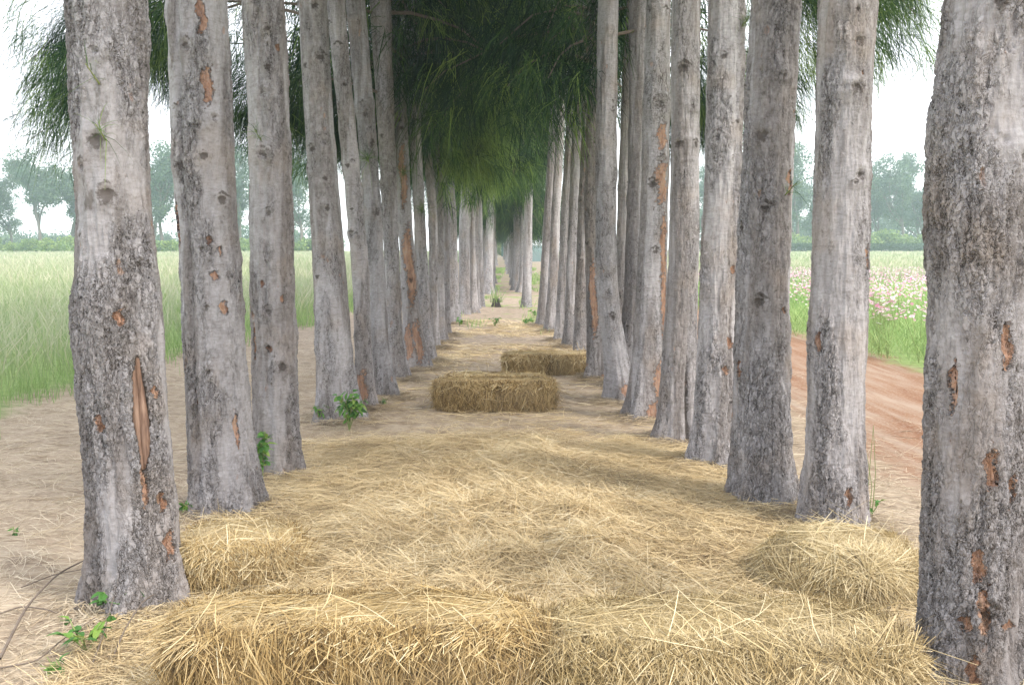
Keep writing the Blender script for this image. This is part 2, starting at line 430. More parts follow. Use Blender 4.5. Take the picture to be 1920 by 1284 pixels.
RIGHT = [
 dict(b=1310, p=[(0,1782,1950),(200,1754,1938),(350,1748,1935),(450,1742,1938),(600,1752,1930),(800,1741,1915),(1000,1738,1908),(1150,1736,1902),(1310,1728,1900)], fork=[(0,1890,1975),(450,1898,1985),(850,1902,1990),(1310,1886,2000)]),
 dict(b=1000, p=[(0,1540,1643),(200,1531,1632),(400,1527,1626),(600,1519,1624),(800,1512,1616),(1000,1507,1626)]),
 dict(b=955,  p=[(0,1412,1500),(200,1400,1491),(400,1390,1483),(600,1383,1478),(800,1378,1480),(955,1376,1488)]),
 dict(b=880,  p=[(0,1330,1395),(200,1325,1391),(400,1318,1386),(600,1310,1380),(800,1303,1377),(880,1300,1380)]),
 dict(b=832,  p=[(0,1259,1313),(300,1259,1309),(500,1253,1310),(700,1240,1304),(832,1232,1306)]),
 dict(b=788,  p=[(0,1212,1256),(200,1206,1255),(400,1201,1252),(600,1191,1248),(788,1176,1248)]),
 dict(b=756,  p=[(0,1122,1160),(200,1119,1156),(400,1117,1155),(560,1120,1158),(680,1136,1178),(756,1142,1200)], fork=[(0,1182,1232),(200,1182,1225),(400,1178,1218),(560,1172,1212),(680,1160,1204),(756,1150,1202)]),
 dict(b=726,  p=[(0,1176,1200),(200,1165,1188),(400,1157,1182),(600,1153,1180),(726,1150,1184)]),
 dict(b=712,  p=[(0,1108,1130),(200,1100,1124),(400,1096,1122),(560,1100,1132),(712,1102,1144)]),
 dict(b=668,  p=[(0,1100,1118),(200,1092,1114),(400,1084,1108),(560,1078,1104),(668,1074,1110)]),
 dict(b=652,  p=[(150,1078,1096),(400,1066,1086),(560,1060,1080),(652,1058,1084)]),
 dict(b=640,  p=[(200,1064,1080),(400,1052,1070),(560,1044,1064),(640,1040,1068)]),
 dict(b=622,  p=[(200,1046,1060),(400,1034,1050),(560,1026,1044),(622,1022,1048)]),
 dict(b=612,  p=[(200,1032,1044),(400,1020,1036),(560,1010,1026),(612,1005,1028)]),
]
LEFT2 = [dict(b=590,p=[(300,866,890),(450,860,880),(590,862,882)]), dict(b=588,p=[(300,880,894),(450,876,890),(588,876,896)]),
         dict(b=580,p=[(300,884,898),(450,886,897),(580,889,901)]), dict(b=576,p=[(350,893,904),(450,895,905),(576,898,909)])]
RIGHT2 = [dict(b=577,p=[(250,985,1000),(400,983,998),(577,979,996)])]
# farther trees of the second stretch follow the same two lines to the end of the avenue
def far_row(x0, y0, x1, y1, n, wid):
    out = []
    d0 = gnd(x0, y0); d1 = gnd(x1, y1)
    for k in range(n):
        f = (k / (n - 1)) ** 1.25
        P = d0 * (1 - f) + d1 * f
        P[0] += random.uniform(-.12, .12)
        out.append((P, wid * random.uniform(.85, 1.15)))
    return out
FARL = far_row(912, 552, 929, 481, 30, .24)
FARR = far_row(977, 549, 947, 481, 32, .25)

def tree_axis(e, key='p'):
    Pb = gnd((e['p'][-1][1] + e['p'][-1][2]) / 2, e['b'], .02)
    R0 = 0.5 * (e['p'][-1][2] - e['p'][-1][1]) / FPX * Pb[1]
    Y = Pb[1] + R0 * 0.9
    z, cx, r = [], [], []
    for (py, xl, xr) in e[key]:
        P = at((xl + xr) / 2, py, Y)
        dep = P[1] * CP - (P[2] - HCAM) * SP
        z.append(P[2]); cx.append(P[0]); r.append(0.5 * (xr - xl) / FPX * dep)
    z, cx, r = map(np.array, (z, cx, r))
    o = np.argsort(z)
    return Y, z[o], cx[o], r[o]

TREES = []        # (Y, base x, z, cx, r, entry)
for side, rows in (('L', LEFT), ('R', RIGHT), ('L2', LEFT2), ('R2', RIGHT2)):
    for i, e in enumerate(rows):
        Y, z, cx, r = tree_axis(e)
        TREES.append(dict(side=side, i=i, Y=Y, x=float(np.interp(0.02, z, cx)), z=z, cx=cx, r=r, e=e))
for side, rows in (('L2', FARL), ('R2', FARR)):
    for i, (P, w) in enumerate(rows):
        z = np.array([0, .3, 2.0, 6.0, 10.0]); lean = random.uniform(-.25, .25)
        TREES.append(dict(side=side, i=i + 10, Y=P[1], x=P[0], z=z, cx=P[0] + lean * z / 6, r=np.array([.62, .52, .46, .36, .1]) * w, e={}))

# ------------------------------------------------------------------ ground: one sheet
TXY = np.array([(t['x'], t['Y']) for t in TREES])
def gz(x, y):
    x = np.asarray(x, float); y = np.asarray(y, float)
    sh = x.shape; xf = x.ravel(); yf = y.ravel()
    near = (np.abs(xf) < 9) & (yf > -4) & (yf < 45)
    z = np.zeros_like(xf)
    if near.any():
        X, Yv = xf[near], yf[near]
        p = np.stack([X * 1.3, Yv * 1.3, 0 * X], -1)
        h = (fbm(p, 3, 3) - .5) * .05
        h += (fbm(p * 4.5, 9, 3) - .5) * .022
        for (tx, ty) in TXY[TXY[:, 1] < 45]:
            d2 = (X - tx) ** 2 + (Yv - ty) ** 2
            h = np.maximum(h, h * .4 + .035 * np.exp(-d2 / .10))
        ed = np.clip((9 - np.abs(X)) / 3, 0, 1) * np.clip((45 - Yv) / 10, 0, 1)
        # heaped straw in the avenue just behind the front bales
        lump = np.clip(1.25 - np.abs(X) / 1.1, 0, 1) * np.clip((Yv - 2.4) / .5, 0, 1) * np.clip((8.2 - Yv) / 3.5, 0, 1)
        h = h + lump * (.05 + .18 * (fbm(np.stack([X * 2.4, Yv * 2.0, 0 * X], -1), 21, 3) - .35) + .17 * (fbm(np.stack([X * 6, Yv * 5, 0 * X], -1), 23, 3) - .5))
        z[near] = h * ed
    return z.reshape(sh)

def grid_lines(a, spans):
    out = [a]
    for (b, st) in spans:
        n = max(1, int(round((b - out[-1]) / st))); out += list(np.linspace(out[-1], b, n + 1)[1:])
    return np.array(out)
gx = grid_lines(-220, [(-60, 20), (-10, 5), (-5, .5), (-2.4, .12), (2.4, .05), (5.5, .1), (10, .5), (60, 5), (220, 20)])
gy = grid_lines(-30, [(-4, 4), (1.5, .5), (9, .05), (22, .12), (46, .6), (80, 4), (230, 15)])
GX, GY = np.meshgrid(gx, gy)
GZ = gz(GX, GY)
nx, ny = len(gx), len(gy)
ii = (np.arange(ny - 1)[:, None] * nx + np.arange(nx - 1)[None, :])
quads = np.stack([ii, ii + 1, ii + nx + 1, ii + nx], -1)
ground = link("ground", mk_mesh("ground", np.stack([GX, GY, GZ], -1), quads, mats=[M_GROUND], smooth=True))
tag(ground, kind="structure")

# ------------------------------------------------------------------ trunks
def make_trunk(t, axis=None, nu=64, nv=160, zv=3.2, near=False, seed=0, knots=(), patches=(), extra=None, ztop=10.5, flare=.25, flute=.05, rough=0.0, wound=None):
    z0, cx0, r0 = axis if axis else (t['z'], t['cx'], t['r'])
    zz = np.concatenate([np.linspace(-.12, zv, nv), np.linspace(zv, ztop, 14)[1:]])
    fine = np.linspace(-.2, ztop, 900)
    zt, rt = z0[-1], r0[-1]
    sl = (cx0[-1] - cx0[0]) / max(z0[-1] - z0[0], .3)
    cxf = np.interp(fine, z0, cx0); rf = np.interp(fine, z0, r0)
    up = fine > zt
    cxf[up] = cx0[-1] + sl * .7 * (fine[up] - zt)
    rf[up] = np.maximum(rt * (1 - .82 * (fine[up] - zt) / max(ztop - zt, .1)), .015)
    k = np.hanning(41 if near else 61); k /= k.sum()
    pad = len(k) // 2
    sm = lambda a: np.convolve(np.pad(a, pad, mode='edge'), k, 'valid')
    cxf, rf = sm(cxf), sm(rf)
    C = np.interp(zz, fine, cxf) - t['x']; R = np.interp(zz, fine, rf)
    ph = np.linspace(-math.pi, math.pi, nu, endpoint=False)
    PH, ZZ = np.meshgrid(ph, zz)
    RR = np.broadcast_to(R[:, None], PH.shape).copy()
    lr = np.random.default_rng(seed + 100)
    rough_a = np.full(PH.shape, rough)
    # flutes: broad vertical ribs that run up from the root buttresses
    fl = np.zeros_like(PH)
    for kk in (2, 3, 4, 5, 7):
        fl += lr.uniform(.4, 1) / kk ** .5 * np.cos(kk * PH + lr.uniform(0, 6.3) + ZZ * lr.uniform(-.35, .35))
    RR *= 1 + flute * fl * (1.0 + .6 * np.exp(-np.maximum(ZZ, 0) / .5)) / 2
    cyl = np.stack([np.cos(PH) * 1.6 + seed * 3.1, np.sin(PH) * 1.6, ZZ * 1.7], -1)
    RR *= 1 + .10 * (fbm(cyl, seed, 3) - .5)
    cyl2 = np.stack([np.cos(PH) * 5 + seed * 3.1, np.sin(PH) * 5, ZZ * 5.0], -1)
    RR += .020 * (fbm(cyl2, seed + 5, 3) - .5)
    if near:
        cyl3 = np.stack([np.cos(PH) * 12 + seed * 3.1, np.sin(PH) * 12, ZZ * 16], -1)
        RR += .010 * (fbm(cyl3, seed + 8, 3) - .5)
    lob = .5 + .5 * np.cos(lr.integers(3, 6) * PH + lr.uniform(0, 6.3))
    RR *= 1 + flare * np.exp(-np.maximum(ZZ, -.05) / .14) * (.25 + lob ** 1.5)
    RR *= 1 + .5 * flare * np.exp(-np.maximum(ZZ, -.05) / .35) * lob ** 2
    knot = np.zeros_like(PH); orange = np.zeros_like(PH)
    n_auto = int(lr.integers(10, 17)) if not near else 6
    K = list(knots) + [(lr.uniform(-2.4, 2.4), lr.uniform(.5, zv), lr.uniform(.016, .04) * (1 if near else 1.2), 1) for _ in range(n_auto)]
    for (kp, kz, ks, kind) in K:
        dphi = (PH - kp + math.pi) % (2 * math.pi) - math.pi
        dx = dphi * RR; dz = ZZ - kz
        d = np.sqrt((dx / 1.15) ** 2 + dz ** 2) / ks
        RR += .4 * ks * np.exp(-d ** 2 * .6) - .45 * ks * np.exp(-(d * 2.2) ** 2)
        # branch scar: dark eye with brows running down on both sides
        brow = np.exp(-((dz + .55 * np.abs(dx) - ks * .9) / (ks * .33)) ** 2) * np.exp(-(dx / (ks * 1.5)) ** 2)
        dd = np.sqrt((dx / 1.5) ** 2 + (dz * (1.0 + .5 * np.sign(dz))) ** 2) / ks
        we, wb = lr.uniform(.4, .95), lr.uniform(.05, .72) + (0 if near else .15)
        sk = lr.uniform(.6, 1.6); side_ = np.where(dx > 0, sk, 1.0)
        smear = .55 * np.exp(-(dx / (ks * .9)) ** 2) * np.exp(-np.maximum(kz - ZZ, 0) / (ks * 2.2)) * (ZZ < kz + ks * .3) * lr.uniform(0, 1)
        knot = np.maximum(knot, np.maximum(np.maximum(we * np.exp(-(dd / .55) ** 2), wb * brow * side_), smear))
    for (pp, pz, pw, phh) in patches:
        dphi = (PH - pp + math.pi) % (2 * math.pi) - math.pi
        q = (np.abs(dphi * RR + .3 * pw * np.sin((ZZ - pz) / phh * 4)) / pw) ** 2 + (np.abs(ZZ - pz) / phh) ** 2.6
        orange = np.maximum(orange, np.exp(-q * .8))
    if extra is not None:
        RR, knot, orange, rough_a = extra(PH, ZZ, RR, knot, orange, rough_a)
    V = np.stack([C[:, None] + RR * np.sin(PH), -RR * np.cos(PH), ZZ], -1)
    n = len(zz)
    i = np.arange(n - 1)[:, None] * nu; j = np.arange(nu)[None, :]; j2 = (j + 1) % nu
    Q = np.stack([i + j, i + j2, i + nu + j2, i + nu + j], -1).reshape(-1, 4)
    return V.reshape(-1, 3), Q, dict(knot=knot.ravel(), orange=orange.ravel(), rough=rough_a.ravel())

# ------------------------------------------------------------------ casuarina crowns: drooping limbs hung with long thin branchlets
def limb(A, p0, az, L, rise, droop, ntuft, nneed, r0=.016, spread=.22, w=.0055, tone0=.5, hang=.9, nl=(.16, .34), tmin=.22):
    tt = np.linspace(0, 1, 7)
    d = np.array([math.cos(az), math.sin(az), 0])
    path = p0 + d * L * tt[:, None] + np.array([0, 0, 1.0]) * (rise * L * tt - droop * L * tt ** 2)[:, None]
    path += rng.normal(0, .02 * L, (7, 3)) * tt[:, None]
    v, q, tr = tube(path, np.linspace(r0, .004, 7), 5)
    A.add(v, q, tr, mat=1, tone=.4)
    ts = rng.uniform(tmin, 1.0, ntuft) ** .8
    ctr = np.stack([np.interp(ts, tt, path[:, k]) for k in range(3)], -1)
    ctr += rng.normal(0, spread, (ntuft, 3)) * np.array([1, 1, .55]) * (.35 + ts[:, None])
    ctr[:, 2] -= np.abs(rng.normal(0, spread * .7, ntuft))
    out = norm(d + rng.normal(0, .55, (ntuft, 3)) * np.array([1, 1, .5]))
    c = np.repeat(ctr, nneed, 0); o = np.repeat(out, nneed, 0)
    n = len(c)
    P0 = c + rng.normal(0, .05, (n, 3)) + o * rng.uniform(-.08, .10, (n, 1))
    D = o * .45 + rng.normal(0, .34, (n, 3)) + np.array([0, 0, -.45])
    bend = np.array([0, 0, -1.0]) * rng.uniform(.35, hang, (n, 1))
    tone = np.clip(np.repeat(rng.normal(tone0, .27, ntuft), nneed) + rng.normal(0, .12, n), 0, 1)
    v, q, t, tn = ribbons(P0, D, rng.uniform(nl[0], nl[1], n), np.full(n, w) * rng.uniform(.7, 1.3, n), bend, 2, taper=(1, .9, .3), tone=tone)
    A.add(v, q, mat=0, tone=tn)

def crown_mesh(k, zlo, zhi, R, nb, ntuft, nneed, w, droopy=.8, spread=.2):
    A = Acc()
    for b in range(nb):
        f = (b + random.random()) / nb
        az = random.uniform(0, 6.283)
        outer = .5 + .5 * math.cos(az)
        z = zlo + .55 - droopy * outer * (1 - f) + (zhi - zlo) * f ** 1.15
        L = R * (1.0 - .62 * f) * random.uniform(.7, 1.15)
        limb(A, np.array([0, 0, z]), az, L, random.uniform(.1, .45), random.uniform(.4, .7), ntuft, nneed, w=w, r0=.02 * (1 - .5 * f), spread=spread)
    return A.mesh("crown", [M_NEEDLE, M_TWIG])
CROWNS = [crown_mesh(k, 2.9, 9.5, 1.8, 38, 22, 18, .0085, .45) for k in range(5)]
CROWNS_HI = [crown_mesh(k, 4.25, 9.5, 1.8, 34, 20, 20, .0066, .1) for k in range(3)]

LAB = {
 ('L', 0): "thick grey trunk with a long brown open wound, leftmost of the avenue",
 ('L', 1): "grey trunk with orange stripped streak near its top, second from left edge",
 ('L', 2): "knotty cream and grey trunk with a leafy vine at its left foot, left row",
 ('L', 3): "straight grey trunk with a bushy green plant at its foot, left row",
 ('L', 4): "slender smooth trunk with reddish stripped bark at its foot, left row",
 ('L', 5): "dark trunk with a wide root flaring right, left row just behind the reddish-footed one",
 ('L', 6): "dark mossy-footed trunk between the wide-rooted one and the orange one, left row",
 ('L', 7): "orange brown trunk with stripped bark, the most orange in the left row",
 ('L', 8): "grey trunk just behind the orange trunk in the left row",
 ('L', 9): "thin trunk second behind the orange trunk in the left row",
 ('L', 10): "thin pale trunk third behind the orange trunk in the left row",
 ('L', 11): "thin pale trunk fourth behind the orange trunk in the left row",
 ('L', 12): "dark trunk ending the first stretch of the left row before the gap",
 ('R', 0): "very thick cracked trunk cut by the right edge of the picture",
 ('R', 1): "smooth pale trunk rising out of a straw heap on the right",
 ('R', 2): "grey trunk with flaking bark down its right side, left of the straw heap",
 ('R', 3): "grey trunk with a bright flaked right edge, its foot in straw, right row",
 ('R', 4): "dark grey trunk with a deep groove at its foot, right row",
 ('R', 5): "trunk with a broad orange stripe of stripped bark, right row",
 ('R', 6): "forked tree with two stems parting near the ground, right row",
 ('R', 7): "thin bright trunk standing in the fork of the two-stemmed tree",
 ('R', 8): "leaning dark trunk touching the right end of the farthest straw bale",
 ('R', 9): "trunk just behind the farthest straw bale, right row",
 ('R', 10): "trunk second behind the farthest straw bale, right row",
 ('R', 11): "trunk third behind the farthest straw bale, right row",
 ('R', 12): "thin trunk last but one of the first stretch, right row",
 ('R', 13): "thin trunk ending the first stretch of the right row",
 ('L2', 0): "pale trunk opening the second stretch of the left row after the gap",
 ('L2', 1): "pale trunk with spreading root hugging the first one after the gap, left row",
 ('R2', 0): "separate trunk opening the second stretch of the right row",
}
def phi(u): return math.asin(max(-.98, min(.98, u)))
def zpix(t, py): return at(960, py, t['Y'])[2]

def wound_extra(t):
    zc, hh = zpix(t, 765), .23
    ph0 = phi(.66)
    def f(PH, ZZ, RR, knot, orange, rough):
        d = (PH - ph0 + math.pi) % (2 * math.pi) - math.pi
        dx = d * RR; s = (ZZ - zc) / hh
        inside = np.clip(1 - np.abs(s), 0, 1) ** .4
        w = .038 * inside + 1e-4
        lip = np.exp(-((np.abs(dx) - w - .014) / .013) ** 2) * np.clip(1.15 - np.abs(s), 0, 1) ** .3
        hole = (np.abs(dx) < w) & (np.abs(s) < 1)
        RR = RR + .017 * lip - .045 * hole * np.clip((w - np.abs(dx)) / .012, 0, 1)
        knot = np.where(hole, .85, knot)
        # swollen rough band where the trunk bulges
        band = np.exp(-((ZZ - zpix(t, 600)) / .1) ** 2) * (d < -.2)
        return RR + .012 * band, knot, orange, rough + 1.2 * band
    return f, zc, hh, ph0
def burl_extra(t):
    def f(PH, ZZ, RR, knot, orange, rough):
        band = np.exp(-((ZZ - zpix(t, 430)) / .16) ** 2)
        # deep groove that separates the second stem on the right of the trunk
        gp = .80 + .10 * np.clip(.9 - ZZ, 0, 1)
        d = PH - gp
        gr = np.exp(-(d / .07) ** 2) * np.clip((.75 - ZZ) / .5, 0, 1)
        return RR * (1 - .30 * gr) + .0 * band, np.maximum(knot, .9 * gr), orange, rough + 1.3 * band + .1
    return f
def groove_extra(ph0, ztop, depth=.25, w=.16):
    def f(PH, ZZ, RR, knot, orange, rough):
        gr = np.exp(-((PH - ph0) / w) ** 2) * np.clip((ztop - ZZ) / (ztop * .6), 0, 1)
        return RR * (1 - depth * gr), np.maximum(knot, .7 * gr), orange, rough
    return f
def cleft_extra(t, u, depth=.10):
    ph0 = phi(u)
    def f(PH, ZZ, RR, knot, orange, rough):
        gr = np.exp(-((PH - ph0) / .14) ** 2)
        return RR * (1 - depth * gr), np.maximum(knot, .25 * gr), orange, rough
    return f

SPEC = {}   # features measured per near trunk: knots (u, py, size), patches (u, py, half width m, half height m)
SPEC[('L', 0)] = dict(k=[(-.05, 265, .05), (-.55, 315, .04), (0.2, 365, .05), (-.7, 440, .02), (.1, 490, .02)], o=[(.35, 590, .018, .035), (-.25, 780, .018, .035), (.62, 890, .014, .10), (.9, 730, .02, .03), (.88, 930, .02, .04), (.9, 1010, .02, .06)])
SPEC[('L', 1)] = dict(k=[(-.1, 95, .045), (.15, 240, .035), (.65, 225, .035), (-.5, 310, .05), (.3, 295, .03), (.1, 570, .02), (.05, 690, .03)], o=[(.42, 40, .022, .10), (.52, 165, .028, .10), (.62, 575, .022, .035), (.3, 450, .015, .02), (.6, 470, .012, .03), (-.85, 420, .02, .12), (.4, 515, .02, .03), (.75, 800, .015, .09)])
SPEC[('L', 2)] = dict(k=[(-.1, 10, .05), (.35, 60, .03), (0, 180, .05), (.3, 130, .03), (-.2, 290, .05), (.1, 400, .04), (0, 580, .045), (.5, 680, .05), (-.1, 645, .03), (.85, 820, .025)], o=[(.75, 95, .015, .025), (-.8, 640, .012, .10), (.0, 650, .02, .02), (.6, 560, .012, .03), (-.3, 530, .01, .02)])
SPEC[('L', 3)] = dict(k=[(.3, 15, .05), (.5, 110, .05), (-.6, 125, .03), (.4, 265, .06), (-.4, 280, .04), (.3, 335, .03), (.3, 390, .03)], o=[])
SPEC[('L', 4)] = dict(k=[(.3, 160, .03), (.4, 300, .04), (-.2, 310, .03)], o=[(-.3, 725, .05, .14)])
SPEC[('L', 5)] = dict(k=[(.2, 215, .04), (.6, 265, .03), (.6, 340, .02)], o=[])
SPEC[('L', 7)] = dict(k=[(0, 180, .04), (.2, 240, .04)], o=[(.1, 330, .04, .35), (.3, 500, .06, .45), (-.4, 640, .05, .2), (.5, 640, .05, .25)])
SPEC[('R', 0)] = dict(k=[(-.3, 20, .03), (.4, 300, .04), (-.1, 1120, .05), (.35, 680, .03)], o=[(.1, 640, .018, .07), (-.8, 720, .014, .08), (-.12, 860, .02, .06), (-.3, 1035, .02, .055), (-.2, 1110, .018, .08), (-.5, 1140, .02, .03), (.35, 900, .014, .05), (-.35, 1230, .018, .06), (.3, 1140, .03, .02), (.7, 480, .02, .06)])
SPEC[('R', 1)] = dict(k=[(.15, 85, .05), (-.3, 170, .04), (.1, 170, .055), (.4, 330, .05), (-.75, 195, .03), (.15, 345, .02)], o=[(.1, 915, .016, .05), (-.85, 640, .014, .05), (.3, 145, .008, .01), (.75, 480, .018, .06)])
SPEC[('R', 2)] = dict(k=[(-.6, 140, .055), (-.5, 255, .06), (.2, 150, .035), (-.3, 390, .04), (-.4, 560, .04)], o=[(.75, 340, .03, .07), (.6, 580, .012, .02), (-.95, 690, .02, .05), (.85, 215, .012, .03)])
SPEC[('R', 3)] = dict(k=[(-.3, 110, .03), (-.5, 260, .05), (.1, 185, .02), (.4, 300, .03)], o=[(.6, 505, .02, .03), (.55, 640, .025, .05), (.3, 690, .02, .03), (.8, 790, .012, .14), (.9, 520, .015, .05)])
SPEC[('R', 4)] = dict(k=[(-.3, 130, .05), (-.5, 270, .05), (.6, 270, .035), (.4, 200, .04)], o=[])
SPEC[('R', 5)] = dict(k=[(.2, 200, .09), (.3, 305, .06), (-.3, 345, .05), (0, 470, .04)], o=[(.35, 260, .04, .10), (.38, 345, .05, .18), (.62, 470, .035, .3), (.75, 580, .03, .35), (.55, 730, .05, .25), (.2, 770, .05, .1)])
SPEC[('R', 6)] = dict(k=[(.3, 60, .04), (.5, 390, .02)], o=[(.2, 735, .05, .09)])
SPEC[('R', 8)] = dict(k=[], o=[(-.3, 560, .04, .4), (.5, 705, .04, .06)])

def needle_shoot(t, u, py, n, parent, L=.16):
    """a small spray of green needles growing straight out of the bark"""
    P = at(0, py, t['Y'])[2]
    r = np.interp(P, t['z'], t['r']); c = np.interp(P, t['z'], t['cx']) - t['x']
    a = phi(u)
    base = np.array([c + r * math.sin(a), -r * math.cos(a) - .01, P])
    o = np.array([math.sin(a) * .4, -1.0 * math.cos(a) - .2, .5])
    A = Acc()
    v, q, tr = tube([base - o * .05, base + o * .03, base + o * .09], [.004, .003, .002], 5)
    A.add(v, q, tr, mat=1, tone=.5)
    P0 = base + o * rng.uniform(0, .08, (n, 1)) + rng.normal(0, .006, (n, 3))
    D = np.array([math.sin(a) * .2, -.35, .5]) + rng.normal(0, .5, (n, 3))
    v, q, tt, tn = ribbons(P0, D, rng.uniform(.4, 1.0, n) * L, np.full(n, .0024), np.array([0, 0, -.7]) * rng.uniform(.2, 1, (n, 1)), 3, taper=(1, 1, .8, .2), tone=rng.uniform(.6, 1, n))
    A.add(v, q, mat=0, tone=tn)
    link("shoot", A.mesh("shoot", [M_NEEDLE, M_GSTEM]), parent=parent)

tree_roots = {}
GROUPS = {'L2': ("far trunks in the left row", "slim grey trunk far down the left row beyond the gap"),
          'R2': ("far trunks in the right row", "slim grey trunk far down the right row beyond the gap")}
for n, t in enumerate(TREES):
    key = (t['side'], t['i'])
    gbase = (t['x'], t['Y'], 0.0)
    lab = LAB.get(key); grp = "trees of the avenue"
    if lab is None: grp, lab = GROUPS[t['side']]
    root = thing("casuarina_tree", gbase, lab, "tree", grp)
    tree_roots[key] = root
    sp = SPEC.get(key, {})
    kn = [(phi(u), zpix(t, py), s_, 1) for (u, py, s_) in sp.get('k', [])]
    pa = [(phi(u), zpix(t, py), w_, h_) for (u, py, w_, h_) in sp.get('o', [])]
    d = t['Y']
    kw = dict(seed=n, knots=kn, patches=pa)
    near = d < 7.0
    if key == ('L', 0): kw['extra'], wz, wh, wph = wound_extra(t)
    if key == ('R', 0): kw['extra'] = burl_extra(t)
    if key == ('L', 1): kw['extra'] = cleft_extra(t, -.45, .13)
    if key == ('L', 2): kw['extra'] = cleft_extra(t, -.1, .07)
    if key == ('L', 3): kw['extra'] = cleft_extra(t, -.1, .08)
    if key == ('R', 1): kw['extra'] = cleft_extra(t, -.72, .06)
    if key == ('R', 2): kw['extra'] = cleft_extra(t, .45, .06)
    if key == ('R', 3): kw['extra'] = cleft_extra(t, .55, .10)
    if key == ('R', 4): kw['extra'] = groove_extra(.35, 1.1)
    if key in (('L', 6), ('L', 12), ('R', 8), ('R', 9)): kw['rough'] = .5
    if d < 5.6: kw.update(nu=288, nv=640, zv=d * .27 + 1.62, near=True)
    elif d < 7.6: kw.update(nu=176, nv=420, zv=d * .27 + 1.62, near=True)
    elif d < 13: kw.update(nu=96, nv=260, zv=d * .27 + 1.7)
    elif d < 22: kw.update(nu=48, nv=120, zv=6.5)
    else: kw.update(nu=20, nv=36, zv=7.5)
    fl = dict([(('L', 0), .24), (('R', 0), .16), (('L', 1), .22), (('L', 2), .22), (('R', 1), .2), (('R', 2), .2), (('L', 5), .30), (('L', 7), .3), (('L', 6), .3)]).get(key, .36)
    kw['flare'] = fl
    if d < 5.6: kw['flute'] = .045
    A = Acc()
    v, q, at_ = make_trunk(t, **kw)
    A.add(v, q, **at_)
    if 'fork' in t['e']:
        Yf, z2, c2, r2 = tree_axis(t['e'], 'fork')
        kw2 = dict(kw); kw2['seed'] = n + 70; kw2['patches'] = []
        v, q, at_ = make_trunk(t, axis=(z2, c2, r2), **kw2)
        v = v + np.array([0, .10, 0])
        A.add(v, q, **at_)
    me = A.mesh("trunk", [M_BARK_NEAR if near else M_BARK], smooth=True)
    link("trunk", me, parent=root)
    if key == ('L', 0):
        # the wood inside the wound: two smooth brown rolls with a dark seam between
        zs = np.linspace(wz - wh * .97, wz + wh * .97, 40)
        rr = np.interp(zs, t['z'], t['r']); cc = np.interp(zs, t['z'], t['cx']) - t['x']
        W = Acc()
        for sgn in (-1, 1):
            s_ = (zs - wz) / wh
            wid = np.clip(1 - s_ ** 2, 0.02, 1) ** .35
            a = wph + sgn * .018 / rr * wid + .004 * np.sin(zs * 23 + sgn)
            rad = rr - .020 + .004 * np.sin(zs * 17 + sgn * 2)
            pts = np.stack([cc + rad * np.sin(a), -rad * np.cos(a), zs], -1)
            v, q, tr = tube(pts, (.0185 + .003 * np.sin(zs * 11 + sgn)) * wid * (1.1 if sgn > 0 else .9), 14)
            W.add(v, q, tr)
        sm = NT("exposed_wood"); co = sm.N("TexCoord").outputs["Object"]
        wn_ = sm.noise(sm.mapping(co, (60, 60, 7)), 1.0, 4)
        bmp = sm.N("Bump", {"Height": wn_, "Strength": .5, "Distance": .006}).outputs[0]
        sm.bsdf(sm.ramp(wn_, [(.3, (.06, .034, .024)), (.5, (.17, .105, .075)), (.7, (.26, .175, .13))]), .75, bmp, .25)
        tag(link("exposed_wood", W.mesh("exposed_wood", [sm.m], True), parent=root), "smooth brown wood inside the open wound")
    hi = d < 10.2
    cm = (CROWNS_HI if hi else CROWNS)[n % (3 if hi else 5)]
    cr = link("crown", cm, parent=root)
    ztop = min(5.0, t['z'][-1])
    lean = (t['cx'][-1] - t['cx'][0]) / max(t['z'][-1] - t['z'][0], .3)
    dz = -.85 if d > 24 else 0.0
    cr.location = (lean * 3.0 * .8, 0, random.uniform(-.15, .25) + dz)
    cr.rotation_euler = (0, 0, (math.pi if t['side'][0] == 'L' else 0) + random.uniform(-.6, .6))
    sc_ = random.uniform(.92, 1.1); zs_ = random.uniform(.95, 1.08)
    if t['side'] == 'R' and 10 <= t['i'] <= 13: cr.location.z += 2.0; sc_ *= .75; zs_ *= .8
    if t['side'] == 'L' and 11 <= t['i']: cr.location.z += 1.6; sc_ *= .75; zs_ *= .85
    cr.scale = (sc_, sc_, zs_)

for key, u, py, nn in ((('L', 0), .1, 165, 14), (('L', 0), .25, 270, 22), (('L', 2), -.2, 265, 26), (('R', 2), .55, 365, 22), (('R', 3), .75, 55, 60)):
    needle_shoot(next(t for t in TREES if (t['side'], t['i']) == key), u, py, nn, tree_roots[key])
for key, u, py, nn in ((('L', 5), .1, 305, 60), (('L', 7), .2, 330, 60), (('L', 8), .5, 400, 80)):
    needle_shoot(next(t for t in TREES if (t['side'], t['i']) == key), u, py, nn, tree_roots[key], .35)

# long low limbs whose hanging tips show against the sky and in the middle of the avenue
def low_limb(key, z0, px, py, Y, ntuft, nneed, tone=.5, spread=.2, rise=.35, w=.0036):
    t = next(q for q in TREES if (q['side'], q['i']) == key)
    A = Acc()
    c = np.interp(z0, t['z'], t['cx']) - t['x']
    p0 = np.array([c, 0, z0])
    tgt = at(px, py, Y) - np.array([t['x'], t['Y'], 0])
    dv = tgt - p0; L = math.hypot(dv[0], dv[1]); az = math.atan2(dv[1], dv[0])
    droop = rise - dv[2] / L
    limb(A, p0, az, L, rise, droop, int(ntuft * 1.3), int(nneed * 2.2), r0=.016, spread=spread, tone0=tone, w=w, nl=(.14, .30), tmin=.42)
    link("low_branch", A.mesh("low_branch", [M_NEEDLE, M_TWIG]), parent=tree_roots[key])
low_limb(('L', 4), 3.6, 110, 150, 7.8, 26, 36, .5, .2)
